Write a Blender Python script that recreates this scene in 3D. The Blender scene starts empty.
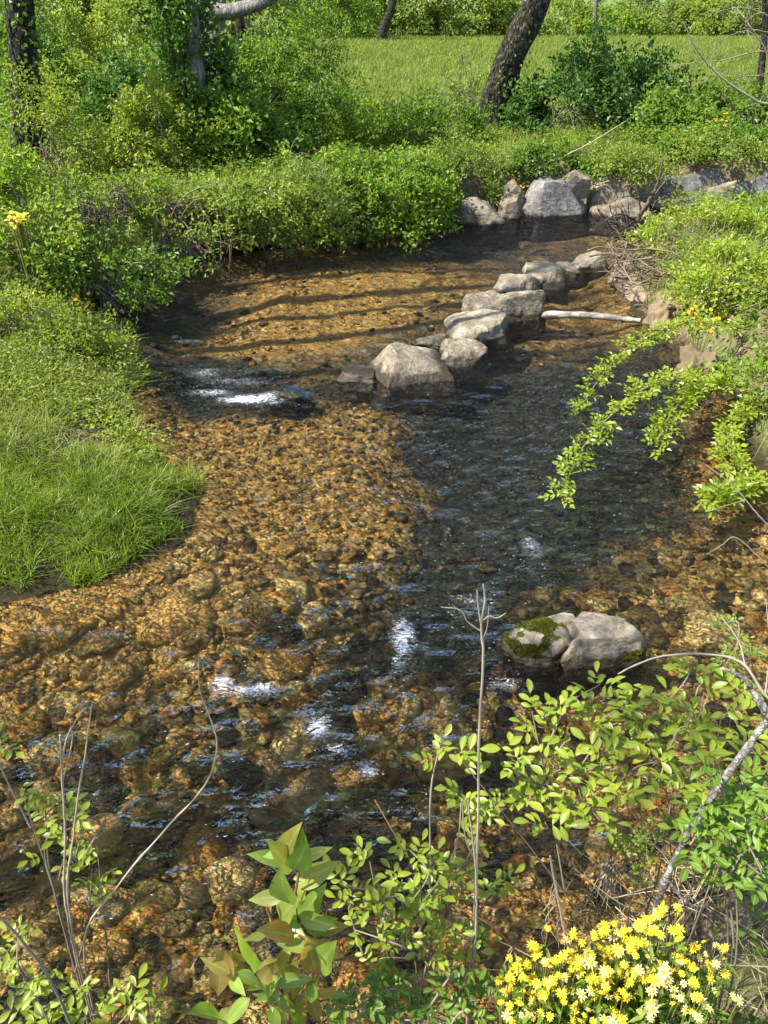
import bpy, math, random
import numpy as np
from mathutils import Vector, noise as mnoise

R = math.radians
SC = bpy.context.scene
COL = SC.collection
PI = math.pi

# ------------------------------------------------------------------ camera model
FPX, PITCH, CAMZ = 788.0, R(32.0), 2.6
CF = np.array([0, math.cos(PITCH), -math.sin(PITCH)])
CU = np.array([0, math.sin(PITCH), math.cos(PITCH)])
CR = np.array([1.0, 0, 0])
CAM = np.array([0, 0, CAMZ])

def ray(px, py):
    return CF + CR * ((px - 384) / FPX) + CU * ((512 - py) / FPX)
def on_z(px, py, z=0.0):
    d = ray(px, py); return CAM + d * ((z - CAMZ) / d[2])
def at_y(px, py, y):
    d = ray(px, py); return CAM + d * (y / d[1])
def depth(p):
    return float(np.dot(np.asarray(p) - CAM, CF))

# ------------------------------------------------------------------ small helpers
def link(o, parent=None):
    COL.objects.link(o)
    if parent is not None: o.parent = parent
    return o
def tag(o, label=None, cat=None, group=None, kind=None):
    if label: o['label'] = label
    if cat: o['category'] = cat
    if group: o['group'] = group
    if kind: o['kind'] = kind
    return o
def thing(name, label, cat, loc=(0, 0, 0), group=None):
    o = bpy.data.objects.new(name, None); o.empty_display_size = .1
    o.location = [float(v) for v in loc]; link(o)
    return tag(o, label, cat, group)

class MB:
    """collects vertices and faces of one mesh, with numpy"""
    def __init__(s): s.v = []; s.f = []; s.n = 0
    def add(s, verts, faces):
        verts = np.asarray(verts, float).reshape(-1, 3)
        s.v.append(verts); faces = np.asarray(faces, dtype=np.int64)
        s.f.append(faces + s.n); s.n += len(verts)
    def mesh(s, name, mat=None, smooth=True):
        me = bpy.data.meshes.new(name)
        V = np.concatenate(s.v) if s.v else np.zeros((0, 3))
        me.vertices.add(len(V)); me.vertices.foreach_set('co', V.astype(np.float32).ravel())
        nl = sum(f.size for f in s.f); nf = sum(len(f) for f in s.f)
        li = np.concatenate([f.ravel() for f in s.f]).astype(np.int32)
        cnt = np.concatenate([np.full(len(f), f.shape[1]) for f in s.f])
        st = np.concatenate([[0], np.cumsum(cnt)[:-1]]).astype(np.int32)
        me.loops.add(nl); me.loops.foreach_set('vertex_index', li)
        me.polygons.add(nf); me.polygons.foreach_set('loop_start', st)
        me.polygons.foreach_set('use_smooth', np.full(nf, smooth, dtype=bool))
        me.update(calc_edges=True); me.validate()
        if mat: me.materials.append(mat)
        return me
    def obj(s, name, mat=None, parent=None, loc=None, smooth=True):
        o = bpy.data.objects.new(name, s.mesh(name, mat, smooth))
        if loc is not None: o.location = [float(v) for v in loc]
        return link(o, parent)

def norm(a):
    a = np.asarray(a, float); return a / (np.linalg.norm(a, axis=-1, keepdims=True) + 1e-9)

def spline(pts, n=16):
    p = np.asarray(pts, float)
    if len(p) < 3:
        t = np.linspace(0, 1, n)[:, None]; return p[0] * (1 - t) + p[-1] * t
    q = np.vstack([2 * p[0] - p[1], p, 2 * p[-1] - p[-2]])
    out = []; m = len(p) - 1
    for u in np.linspace(0, m - 1e-6, n):
        i = int(u); t = u - i
        a, b, c, d = q[i], q[i + 1], q[i + 2], q[i + 3]
        out.append(.5 * ((2 * b) + (c - a) * t + (2 * a - 5 * b + 4 * c - d) * t * t + (3 * b - a - 3 * c + d) * t ** 3))
    return np.array(out)

def tube(mb, pts, r0, r1, sides=5, wob=0.0, rng=None, cap=True):
    p = np.asarray(pts, float); n = len(p)
    t = norm(np.gradient(p, axis=0))
    a = np.cross(t, [0.31, 0.17, 0.93]); bad = np.linalg.norm(a, axis=1) < .05
    a[bad] = np.cross(t[bad], [1, 0, 0]); a = norm(a); b = np.cross(t, a)
    rr = np.linspace(r0, r1, n) if np.isscalar(r0) and not hasattr(r1, '__len__') else np.asarray(r0)
    an = np.arange(sides) * 2 * PI / sides
    rad = rr[:, None] * np.ones((n, sides))
    if wob and rng is not None: rad = rad * (1 + wob * rng.normal(size=(n, sides)))
    V = p[:, None, :] + rad[..., None] * (a[:, None, :] * np.cos(an)[None, :, None] + b[:, None, :] * np.sin(an)[None, :, None])
    i = np.arange(n - 1)[:, None] * sides; j = np.arange(sides)[None, :]; k = (j + 1) % sides
    F = np.stack([i + j, i + k, i + sides + k, i + sides + j], -1).reshape(-1, 4)
    mb.add(V.reshape(-1, 3), F)
    if cap and sides > 4:
        mb.add(np.vstack([V[-1], p[-1:] + t[-1:] * rr[-1] * .5]), [[q, (q + 1) % sides, sides] for q in range(sides)])

def leaves(mb, P, D, N, L, Wd, fold=.25):
    """folded two-triangle leaves: base, left, tip, right"""
    P = np.asarray(P, float); n = len(P)
    D = norm(D); S = norm(np.cross(D, N)); N = np.cross(S, D)
    L = np.broadcast_to(L, (n,))[:, None]; Wd = np.broadcast_to(Wd, (n,))[:, None]
    V = np.stack([P, P + D * L * .45 + S * Wd * .5 + N * Wd * fold,
                  P + D * L - N * L * .08, P + D * L * .45 - S * Wd * .5 + N * Wd * fold], 1)
    b = np.arange(n)[:, None] * 4
    F = np.concatenate([b + [0, 1, 2], b + [0, 2, 3]])
    mb.add(V.reshape(-1, 3), F)

_t = np.linspace(0, 1, 10)
PROF = {'obovate': np.sin(PI * _t ** 1.3) ** .75, 'ovate': np.sin(PI * _t ** .72) ** 1.05, 'lance': np.sin(PI * _t ** .9) ** .8}
PROF_LOW = {k: v[[0, 2, 4, 6, 8, 9]] for k, v in PROF.items()}
def leaf_fine(mb, p, d, n, L, Wd, shape='obovate', curl=.15, fold=.18, low=False, wave=0.0):
    """one close-up leaf: folded along the midrib, curved along its length"""
    d = norm(d); s = norm(np.cross(d, n)); n = np.cross(s, d)
    pr = (PROF_LOW if low else PROF)[shape]; m = len(pr); V = []; tt = _t[[0, 2, 4, 6, 8, 9]] if low else _t
    for i in range(m):
        t = tt[i]
        c = p + d * L * t - n * L * curl * t * t
        w = Wd * .5 * pr[i]
        f_ = fold * 2 + wave * math.sin(t * 11)
        V += [c + s * w + n * w * f_, c, c - s * w + n * w * (2 * fold * 2 - f_)]
    F = []
    for i in range(m - 1):
        k = i * 3; F += [[k, k + 1, k + 4, k + 3], [k + 1, k + 2, k + 5, k + 4]]
    mb.add(V, F)

def blades(mb, P, h, lean, width, rng, droop=.5):
    P = np.asarray(P, float); n = len(P)
    h = np.broadcast_to(h, (n,))[:, None]; az = rng.uniform(0, 2 * PI, n)
    A = np.stack([np.cos(az), np.sin(az), 0 * az], 1)
    ln = np.abs(rng.normal(lean, lean * .6, n))[:, None]
    fa = az + rng.normal(PI / 2, .9, n)
    S = np.stack([np.cos(fa), np.sin(fa), 0 * fa], 1) * (np.broadcast_to(width, (n,))[:, None] * .5)
    up = np.array([0, 0, 1.0]); rows = []
    for t, w in ((0, 1), (.4, .85), (.75, .55)):
        c = P + up * h * (t - droop * ln * t * t * .6) + A * h * ln * t ** 1.8
        rows += [c - S * w, c + S * w]
    rows.append(P + up * h * (1 - droop * ln * .6) + A * h * ln)
    V = np.stack(rows, 1); b = np.arange(n)[:, None] * 7
    mb.add(V.reshape(-1, 3), np.concatenate([b + [0, 1, 3, 2], b + [2, 3, 5, 4]]))
    mb.f.append((b + [4, 5, 6]) + (mb.n - 7 * n))

# ------------------------------------------------------------------ materials
def ribbed(o):
    n = len(o.data.vertices); at = o.data.attributes.new('midrib', 'FLOAT', 'POINT')
    at.data.foreach_set('value', np.resize(np.array([0, 1, 0], np.float32), n)); return o
def newmat(name):
    m = bpy.data.materials.new(name); m.use_nodes = True
    nt = m.node_tree; nt.nodes.clear()
    out = nt.nodes.new('ShaderNodeOutputMaterial')
    return m, nt, out
def nd(nt, typ, **kw):
    n = nt.nodes.new(typ)
    for k, v in kw.items():
        if k.startswith('i_'): n.inputs[k[2:].replace('_', ' ')].default_value = v
        else: setattr(n, k, v)
    return n
def ramp(nt, fac, stops, interp='LINEAR'):
    n = nt.nodes.new('ShaderNodeValToRGB'); n.color_ramp.interpolation = interp
    e = n.color_ramp.elements
    while len(e) > 1: e.remove(e[-1])
    for i, (p, c) in enumerate(stops):
        x = e[0] if i == 0 else e.new(p)
        x.position = p; x.color = (*c, 1) if len(c) == 3 else c
    nt.links.new(fac, n.inputs[0]); return n.outputs[0]
def mth(nt, op, a, b=None, clamp=False):
    n = nt.nodes.new('ShaderNodeMath'); n.operation = op; n.use_clamp = clamp
    for i, x in enumerate((a, b)):
        if x is None: continue
        if isinstance(x, (int, float)): n.inputs[i].default_value = x
        else: nt.links.new(x, n.inputs[i])
    return n.outputs[0]
def mix(nt, fac, a, b, blend='MIX'):
    n = nt.nodes.new('ShaderNodeMix'); n.data_type = 'RGBA'; n.blend_type = blend
    for i, x in ((0, fac), (6, a), (7, b)):
        if isinstance(x, (int, float)): n.inputs[i].default_value = x
        elif isinstance(x, tuple): n.inputs[i].default_value = (*x, 1)
        else: nt.links.new(x, n.inputs[i])
    return n.outputs[2]
def noise_tex(nt, vec, scale, detail=4, rough=.55, dist=0):
    n = nd(nt, 'ShaderNodeTexNoise'); n.inputs['Scale'].default_value = scale
    n.inputs['Detail'].default_value = detail; n.inputs['Roughness'].default_value = rough
    n.inputs['Distortion'].default_value = dist
    if vec is not None: nt.links.new(vec, n.inputs['Vector'])
    return n
def bump(nt, h, strength, dist):
    n = nd(nt, 'ShaderNodeBump'); n.inputs['Strength'].default_value = strength
    n.inputs['Distance'].default_value = dist; nt.links.new(h, n.inputs['Height']); return n.outputs[0]

def leaf_mat(name, cols, trans=.42, rough=.45, spec=.35, patch=.55, rib=False):
    """foliage: every leaf its own tone out of cols, drifting in patches, light coming through"""
    m, nt, out = newmat(name)
    g = nd(nt, 'ShaderNodeNewGeometry')
    k = len(cols) - 1
    c = ramp(nt, g.outputs['Random Per Island'], [(i / k, cols[i]) for i in range(k + 1)])
    n = noise_tex(nt, g.outputs['Position'], 1.3, 3)
    v = ramp(nt, n.outputs[0], [(.3, (1 - patch * .6, 1 - patch * .45, 1 - patch * .5)), (.7, (1 + patch * .35, 1 + patch * .25, 1 - patch * .05))])
    c = mix(nt, 1.0, c, v, 'MULTIPLY')
    if rib:
        a = nd(nt, 'ShaderNodeAttribute', attribute_name='midrib')
        c = mix(nt, ramp(nt, a.outputs['Fac'], [(.80, (0, 0, 0)), (.93, (.55, .55, .55))]), c, (.36, .40, .14))
        b1 = noise_tex(nt, g.outputs['Position'], 75, 4, .6); b2 = noise_tex(nt, g.outputs['Position'], 18, 3, .6)
        c = mix(nt, mth(nt, 'MULTIPLY', ramp(nt, b1.outputs[0], [(.66, (0, 0, 0)), (.70, (.8, .8, .8))]), 1.0), c, (.16, .10, .03))
        c = mix(nt, 1.0, c, ramp(nt, b2.outputs[0], [(.3, (.78, .82, .8)), (.7, (1.15, 1.1, 1.0))]), 'MULTIPLY')
    p = nd(nt, 'ShaderNodeBsdfPrincipled'); nt.links.new(c, p.inputs['Base Color'])
    p.inputs['Roughness'].default_value = rough; p.inputs['Specular IOR Level'].default_value = spec
    t = nd(nt, 'ShaderNodeBsdfTranslucent')
    nt.links.new(mix(nt, 1.0, c, (1.35, 1.35, .7), 'MULTIPLY'), t.inputs['Color'])
    x = nd(nt, 'ShaderNodeMixShader'); x.inputs[0].default_value = trans
    nt.links.new(p.outputs[0], x.inputs[1]); nt.links.new(t.outputs[0], x.inputs[2])
    nt.links.new(x.outputs[0], out.inputs[0]); return m

def bark_mat(name, dark, light, scale=8, stretch=.25, bdist=.02, lichen=None):
    m, nt, out = newmat(name)
    tc = nd(nt, 'ShaderNodeTexCoord'); mp = nd(nt, 'ShaderNodeMapping')
    mp.inputs['Scale'].default_value = (1, 1, stretch); nt.links.new(tc.outputs['Object'], mp.inputs[0])
    n = noise_tex(nt, mp.outputs[0], scale, 8, .65, .6)
    w = nd(nt, 'ShaderNodeTexVoronoi'); w.feature = 'DISTANCE_TO_EDGE'; w.inputs['Scale'].default_value = scale * 1.1
    nt.links.new(mp.outputs[0], w.inputs['Vector'])
    cr = ramp(nt, w.outputs['Distance'], [(0, (0, 0, 0)), (.18, (1, 1, 1))])
    c = ramp(nt, n.outputs[0], [(.3, dark), (.7, light)])
    c = mix(nt, mth(nt, 'MULTIPLY', mth(nt, 'SUBTRACT', 1.0, cr), .7), c, tuple(v * .45 for v in dark))
    if lichen:
        n2 = noise_tex(nt, tc.outputs['Object'], scale * .7, 5, .6)
        c = mix(nt, ramp(nt, n2.outputs[0], [(.55, (0, 0, 0)), (.62, (.8, .8, .8))]), c, lichen)
    p = nd(nt, 'ShaderNodeBsdfPrincipled'); nt.links.new(c, p.inputs['Base Color']); p.inputs['Roughness'].default_value = .9
    p.inputs['Specular IOR Level'].default_value = .2
    h = mth(nt, 'ADD', mth(nt, 'MULTIPLY', cr, .6), n.outputs[0])
    nt.links.new(bump(nt, h, .9, bdist), p.inputs['Normal'])
    nt.links.new(p.outputs[0], out.inputs[0]); return m

def plain_mat(name, c0, c1, rough=.7, scale=30, spec=.3):
    m, nt, out = newmat(name)
    g = nd(nt, 'ShaderNodeNewGeometry')
    n = noise_tex(nt, g.outputs['Position'], scale, 5)
    f = mth(nt, 'ADD', mth(nt, 'MULTIPLY', n.outputs[0], .6), mth(nt, 'MULTIPLY', g.outputs['Random Per Island'], .45))
    c = ramp(nt, f, [(.2, c0), (.8, c1)])
    p = nd(nt, 'ShaderNodeBsdfPrincipled'); nt.links.new(c, p.inputs['Base Color'])
    p.inputs['Roughness'].default_value = rough; p.inputs['Specular IOR Level'].default_value = spec
    nt.links.new(bump(nt, n.outputs[0], .5, .003), p.inputs['Normal'])
    nt.links.new(p.outputs[0], out.inputs[0]); return m

def rock_mat(name, dark, mid, light, moss=0.0, wet=.05, mossdir=(0, 0, 1), strata=.0):
    m, nt, out = newmat(name)
    tc = nd(nt, 'ShaderNodeTexCoord'); g = nd(nt, 'ShaderNodeNewGeometry')
    O = tc.outputs['Object']
    n1 = noise_tex(nt, O, 3.2, 9, .62, .3); n2 = noise_tex(nt, O, 34, 5, .7); n3 = noise_tex(nt, O, 9, 6, .6, .8)
    c = ramp(nt, n1.outputs[0], [(.32, dark), (.5, mid), (.68, light)])
    c = mix(nt, mth(nt, 'MULTIPLY', ramp(nt, n2.outputs[0], [(.42, (1, 1, 1)), (.56, (0, 0, 0))]), .5), c, tuple(v * .5 for v in dark))
    c = mix(nt, mth(nt, 'MULTIPLY', ramp(nt, n3.outputs[0], [(.56, (0, 0, 0)), (.66, (1, 1, 1))]), .45), c, tuple(min(1, v * 1.25) for v in light))
    mpv = nd(nt, 'ShaderNodeMapping'); mpv.inputs['Rotation'].default_value = (R(25), R(20), R(35)); mpv.inputs['Scale'].default_value = (1.2, 1.2, 7); nt.links.new(O, mpv.inputs[0])
    n4 = noise_tex(nt, mpv.outputs[0], 2.6, 6, .6, .5)
    c = mix(nt, mth(nt, 'MULTIPLY', ramp(nt, n4.outputs[0], [(.36, (1, 1, 1)), (.5, (0, 0, 0))]), .38), c, tuple(v * .7 for v in dark))
    sx = nd(nt, 'ShaderNodeSeparateXYZ'); nt.links.new(g.outputs['Position'], sx.inputs[0])
    z = mth(nt, 'ADD', sx.outputs[2], mth(nt, 'MULTIPLY', mth(nt, 'SUBTRACT', n3.outputs[0], .5), .10))
    rough = .85
    p = nd(nt, 'ShaderNodeBsdfPrincipled')
    if moss > 0:
        dp = nd(nt, 'ShaderNodeVectorMath'); dp.operation = 'DOT_PRODUCT'
        nt.links.new(g.outputs['Normal'], dp.inputs[0]); dp.inputs[1].default_value = mossdir
        nm = noise_tex(nt, O, 6, 6, .65)
        f = mth(nt, 'ADD', mth(nt, 'MULTIPLY', dp.outputs['Value'], .5), nm.outputs[0])
        f = ramp(nt, f, [(1.0 - moss, (0, 0, 0)), (1.08 - moss, (1, 1, 1))])
        mc = ramp(nt, n2.outputs[0], [(.3, (.03, .05, .008)), (.7, (.14, .17, .025))])
        c = mix(nt, f, c, mc)
    if wet is not None:                                     # splashed band just above the water line
        wz = ramp(nt, mth(nt, 'DIVIDE', z, max(wet, .001)), [(.35, (1, 1, 1)), (.7, (0, 0, 0))])
        c = mix(nt, wz, c, mix(nt, 1.0, c, (.17, .145, .10), 'MULTIPLY'))
        nt.links.new(mth(nt, 'SUBTRACT', .85, mth(nt, 'MULTIPLY', wz, .5)), p.inputs['Roughness'])
    else: p.inputs['Roughness'].default_value = rough
    nt.links.new(c, p.inputs['Base Color']); p.inputs['Specular IOR Level'].default_value = .35
    h = mth(nt, 'ADD', mth(nt, 'MULTIPLY', n2.outputs[0], .35), mth(nt, 'ADD', n3.outputs[0], mth(nt, 'MULTIPLY', n4.outputs[0], .65)))
    nt.links.new(bump(nt, h, .9, .03), p.inputs['Normal'])
    nt.links.new(p.outputs[0], out.inputs[0]); return m

M = {}
M['leaf_bright'] = leaf_mat('leaf_bright', [(.11, .205, .018), (.18, .275, .028), (.25, .33, .045), (.13, .225, .022)], trans=.5)
M['leaf_yellow'] = leaf_mat('leaf_yellow', [(.17, .235, .026), (.24, .305, .04), (.30, .33, .06), (.15, .23, .03)], trans=.5)
M['leaf_olive'] = leaf_mat('leaf_olive', [(.16, .235, .03), (.235, .31, .05), (.32, .35, .09), (.14, .225, .03), (.21, .29, .042)], trans=.52)
M['leaf_dark'] = leaf_mat('leaf_dark', [(.04, .10, .014), (.065, .14, .02), (.10, .19, .03), (.05, .12, .018)], trans=0.4)
M['leaf_mid'] = leaf_mat('leaf_mid', [(.08, .165, .017), (.135, .225, .026), (.195, .285, .04), (.10, .19, .022)], trans=.48)
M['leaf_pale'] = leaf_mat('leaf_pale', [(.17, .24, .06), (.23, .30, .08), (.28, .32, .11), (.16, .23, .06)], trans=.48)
M['leaf_rose'] = leaf_mat('leaf_rose', [(.22, .31, .02), (.28, .36, .03), (.33, .38, .045), (.18, .27, .022)], trans=0.48, rough=0.35, spec=0.5, patch=0.15, rib=True)
M['leaf_deep'] = leaf_mat('leaf_deep', [(.075, .155, .014), (.11, .21, .02), (.16, .26, .028)], trans=.45, patch=.3, rib=True)
M['leaf_young'] = leaf_mat('leaf_young', [(.17, .29, .04), (.21, .33, .05), (.24, .34, .06), (.28, .29, .07), (.36, .20, .07), (.21, .31, .05)], trans=.48, rough=.33, spec=.5, patch=.1, rib=True)
M['grass_lush'] = leaf_mat('grass_lush', [(.10, .17, .012), (.155, .235, .02), (.22, .295, .03), (.13, .205, .016), (.26, .26, .07)], trans=.45, rough=.4, patch=.7)
M['grass_meadow'] = leaf_mat('grass_meadow', [(.14, .19, .03), (.19, .235, .042), (.23, .255, .06), (.16, .21, .035)], trans=.42, patch=.75)
M['grass_dry'] = leaf_mat('grass_dry', [(.30, .24, .13), (.38, .31, .18), (.22, .17, .09), (.16, .2, .06)], trans=.25, rough=.7)
M['grass_bank'] = leaf_mat('grass_bank', [(.13, .20, .03), (.19, .255, .045), (.29, .28, .09), (.12, .19, .025)], trans=.42, rough=.5)
M['petal'] = leaf_mat('petal', [(.80, .62, .015), (.86, .70, .03), (.86, .76, .12), (.88, .82, .30)], trans=0.4, rough=0.6, spec=0.2, patch=0)
M['petal_orange'] = leaf_mat('petal_orange', [(.8, .38, .01), (.85, .5, .02)], trans=.3, rough=.6, spec=.2, patch=0)
M['flower_disc'] = plain_mat('flower_disc', (.55, .30, .01), (.72, .45, .03), .9, 200)
M['bark_dark'] = bark_mat('bark_dark', (.012, .010, .008), (.07, .058, .046), 16, .22, .05, (.12, .125, .085))
M['bark_grey'] = bark_mat('bark_grey', (.10, .09, .08), (.34, .31, .28), 9, .3, .015, (.36, .38, .32))
M['bark_pale'] = bark_mat('bark_pale', (.10, .092, .08), (.26, .245, .22), 12, .3, .015)
M['twig'] = plain_mat('twig', (.10, .075, .05), (.26, .21, .15), .85, 25)
M['twig_dry'] = plain_mat('twig_dry', (.20, .15, .10), (.42, .35, .26), .8, 40)
M['twig_grey'] = plain_mat('twig_grey', (.13, .11, .085), (.28, .245, .20), .85, 30)
M['stem_green'] = plain_mat('stem_green', (.10, .14, .03), (.20, .16, .05), .6, 20)
M['stem_red'] = plain_mat('stem_red', (.16, .07, .03), (.24, .12, .05), .6, 20)
M['drift'] = plain_mat('drift', (.06, .042, .028), (.21, .16, .11), .9, 18)
M['log_pale'] = bark_mat('log_pale', (.34, .29, .21), (.52, .46, .37), 9, 1, .008)
M['rock_tan'] = rock_mat('rock_tan', (.11, .085, .055), (.25, .21, .145), (.38, .33, .245), wet=.16)
M['rock_warm'] = rock_mat('rock_warm', (.10, .08, .054), (.22, .18, .125), (.33, .285, .215), wet=.14)
M['rock_grey'] = rock_mat('rock_grey', (.075, .07, .062), (.19, .18, .165), (.31, .30, .275), wet=.14)
M['rock_moss'] = rock_mat('rock_moss', (.20, .165, .115), (.35, .30, .215), (.47, .42, .33), wet=.10)
M['rock_slime'] = rock_mat('rock_slime', (.05, .045, .02), (.10, .085, .035), (.16, .13, .06), moss=.32, wet=.3)
M['moss'] = leaf_mat('moss', [(.05, .06, .006), (.09, .10, .010), (.15, .15, .018)], trans=.1, rough=.9, spec=.1)
M['bark_lichen'] = bark_mat('bark_lichen', (.11, .10, .085), (.26, .235, .20), 75, 1, .003, (.36, .36, .32))
M['rock_moss_low'] = rock_mat('rock_moss_low', (.08, .07, .04), (.17, .14, .08), (.26, .22, .14), moss=.42, wet=.10)
M['twig_dark'] = plain_mat('twig_dark', (.03, .022, .016), (.13, .10, .07), .9, 25)

# ------------------------------------------------------------------ terrain
_T = np.random.default_rng(5).random((256, 256))
def vn(x, y, s=0):
    x = np.asarray(x, float) + 1000 + s * 17.3; y = np.asarray(y, float) + 1000 + s * 9.1
    i = np.floor(x).astype(int); j = np.floor(y).astype(int); u = x - i; v = y - j
    u = u * u * (3 - 2 * u); v = v * v * (3 - 2 * v)
    f = lambda a, b: _T[a % 256, b % 256]
    return (f(i, j) * (1 - u) + f(i + 1, j) * u) * (1 - v) + (f(i, j + 1) * (1 - u) + f(i + 1, j + 1) * u) * v
def fbm(x, y, sc, oct=4, s=0):
    t = 0; a = .5
    for k in range(oct):
        t = t + a * vn(np.asarray(x) * sc * 2 ** k, np.asarray(y) * sc * 2 ** k, s + k); a *= .5
    return t

OUTLINE_PX1 = [(0, 603), (60, 590), (130, 572), (178, 542), (196, 495), (165, 455), (135, 425), (128, 400), (138, 365), (120, 340),
               (96, 316), (122, 290), (160, 271), (220, 257), (300, 245), (350, 236), (400, 229), (452, 224), (480, 219), (530, 213), (600, 209), (640, 204)]
OUTLINE_PX2 = [(655, 230), (628, 243), (620, 275), (628, 300), (642, 318), (657, 335), (690, 370), (722, 397), (735, 430), (760, 475)]
poly = [(-14, 2.9), (-5, 2.95)] + [tuple(on_z(*q)[:2]) for q in OUTLINE_PX1] + [(4.5, 13.2), (9, 13.3), (16, 13.2), (16, 11.1), (6, 11.0)] \
     + [tuple(on_z(*q)[:2]) for q in OUTLINE_PX2] + [(2.7, 4.1), (4, 3.7), (16, 3.4), (16, 2.5), (4, 2.3), (1.9, 2.12), (1.25, 1.72),
        (.75, 1.32), (.3, 1.08), (-.6, 1.0), (-2, 1.0), (-14, .5)]
poly = np.array(poly)
def sdist(x, y):
    """signed distance to the water outline, positive on land"""
    x = np.asarray(x, float).ravel(); y = np.asarray(y, float).ravel()
    best = np.full(x.shape, 1e9); ins = np.zeros(x.shape, bool)
    for k in range(len(poly)):
        ax, ay = poly[k]; bx, by = poly[(k + 1) % len(poly)]
        dx, dy = bx - ax, by - ay
        t = np.clip(((x - ax) * dx + (y - ay) * dy) / (dx * dx + dy * dy), 0, 1)
        best = np.minimum(best, (x - ax - t * dx) ** 2 + (y - ay - t * dy) ** 2)
        c = ((ay > y) != (by > y))
        xi = ax + (y - ay) * dx / (dy if abs(dy) > 1e-9 else 1e-9)
        ins ^= c & (x < xi)
    d = np.sqrt(best); return np.where(ins, -d, d)

LAND = np.array([  # x, y, plateau height, ramp width
    (-1.6, 4.2, .16, .5), (-2.6, 4.6, .3, .8), (-5, 4.4, .5, 1.2), (-2.6, 6.6, .30, .7), (-4.5, 7.5, .6, 1), (-3, 10.5, .65, .45),
    (-1, 12.6, .65, .45), (.6, 13.4, .6, .4), (3, 14.3, .72, .5), (7, 14.5, .75, .6), (3.6, 9.4, .36, .6), (5.5, 9.8, .36, .6), (2.7, 7.6, .4, .6), (2.6, 5.8, .4, .6),
    (5, 7.5, .5, 1.2), (0, .1, 1.12, .85), (-2, .2, .95, .9), (-.3, .7, .8, .6), (1.6, 1.1, .75, .9), (3.2, 1.3, .9, 1), (0, 24, .80, 1), (0, 45, .95, 1), (-15, 20, .9, 1), (15, 20, .85, 1), (18, 45, .95, 1), (-18, 45, 1, 1)])
DEEP = np.array([  # x, y, bed depth, bed darkness painted for deep water
    (-1.2, 4.3, .10, -.3), (-.6, 5.2, .11, -.3), (-.2, 5.7, .12, -.2), (-1.0, 3.4, .10, .0), (.6, 5.0, .45, .85), (1.2, 6.2, .45, .8), (.2, 3.4, .3, .6), (1.0, 3.3, .22, .35), (1.9, 3.7, .15, .25),
    (-1.2, 7.2, .20, .55), (-.4, 7.9, .22, .45), (-1.0, 9.4, .13, .35), (-.3, 10.2, .14, .35), (.6, 10.6, .2, .45), (-.2, 8.8, .18, .35), (-1.2, 8.4, .18, .3), (-2.0, 8.4, .3, .75), (1.6, 11.6, .35, .6), (.8, 9.4, .2, .35), (1.9, 9.0, .15, .2),
    (-.6, 1.9, .24, .22), (.1, 1.7, .26, .32), (.6, 2.2, .25, .35), (-1.6, 2.2, .2, .12), (-1.9, 3.0, .1, .0), (-.1, 2.6, .2, .2), (-1.0, 2.6, .14, .1), (2.1, 6.4, .22, .45), (1.9, 5.4, .2, .25), (.2, 6.6, .3, .65), (-6, 2, .3, .5), (8, 3, .3, .5), (9, 12, .3, .5), (-.3, 4.3, .12, .12), (1.25, 4.2, .26, .45)])
def idw(x, y, tab, cols, p=3):
    w = 0; s = [0] * len(cols)
    for r in tab:
        q = 1 / ((x - r[0]) ** 2 + (y - r[1]) ** 2 + .02) ** (p / 2)
        w = w + q
        for i, c in enumerate(cols): s[i] = s[i] + q * r[c]
    return [v / w for v in s]
def sm(t): t = np.clip(t, 0, 1); return t * t * (3 - 2 * t)
def ground_z(x, y, full=False):
    x = np.asarray(x, float); y = np.asarray(y, float); shp = x.shape
    x = x.ravel(); y = y.ravel()
    sd = sdist(x, y) + (fbm(x, y, 2.2, 3, 3) - .44) * .22 + (fbm(x, y, 9, 2, 8) - .37) * .08
    hp, rw = idw(x, y, LAND, (2, 3)); dp, bed_shade = idw(x, y, DEEP, (2, 3))
    zl = hp * sm(sd / rw * .9 + .08) + (fbm(x, y, .9, 4, 1) - .47) * .16 * sm(sd / 1.0) + np.maximum(0, y - 74) * .035 + np.clip(y - 22, 0, 52) * .014
    zb = -dp * sm(-sd / .55) - .004 + (fbm(x, y, 3, 4, 2) - .47) * .10 * sm(-sd / .3)
    z = np.where(sd > 0, zl, zb)
    if full: return z.reshape(shp), sd.reshape(shp), bed_shade_fix(x, y, bed_shade).reshape(shp)
    return z.reshape(shp)
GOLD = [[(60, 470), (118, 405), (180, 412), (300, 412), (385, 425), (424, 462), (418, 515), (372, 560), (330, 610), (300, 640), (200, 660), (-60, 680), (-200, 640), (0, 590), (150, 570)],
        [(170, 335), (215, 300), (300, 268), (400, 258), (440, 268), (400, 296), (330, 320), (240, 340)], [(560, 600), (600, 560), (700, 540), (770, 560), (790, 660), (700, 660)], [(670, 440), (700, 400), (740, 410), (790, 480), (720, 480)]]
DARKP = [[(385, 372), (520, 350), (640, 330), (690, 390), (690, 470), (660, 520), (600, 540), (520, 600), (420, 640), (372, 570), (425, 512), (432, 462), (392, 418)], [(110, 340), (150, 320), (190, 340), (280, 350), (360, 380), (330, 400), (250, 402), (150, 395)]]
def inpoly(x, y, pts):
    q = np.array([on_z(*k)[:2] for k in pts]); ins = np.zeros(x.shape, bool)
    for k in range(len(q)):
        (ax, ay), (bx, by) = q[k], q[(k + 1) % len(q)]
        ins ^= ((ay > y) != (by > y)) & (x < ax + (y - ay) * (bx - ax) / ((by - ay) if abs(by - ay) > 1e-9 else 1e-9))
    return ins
JIT = [(0, 0), (.2, .06), (-.2, .1), (.06, -.22), (-.09, .24), (.34, -.3), (-.36, -.2), (.15, .45), (-.18, -.46), (.45, .15), (-.42, .3)]
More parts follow.
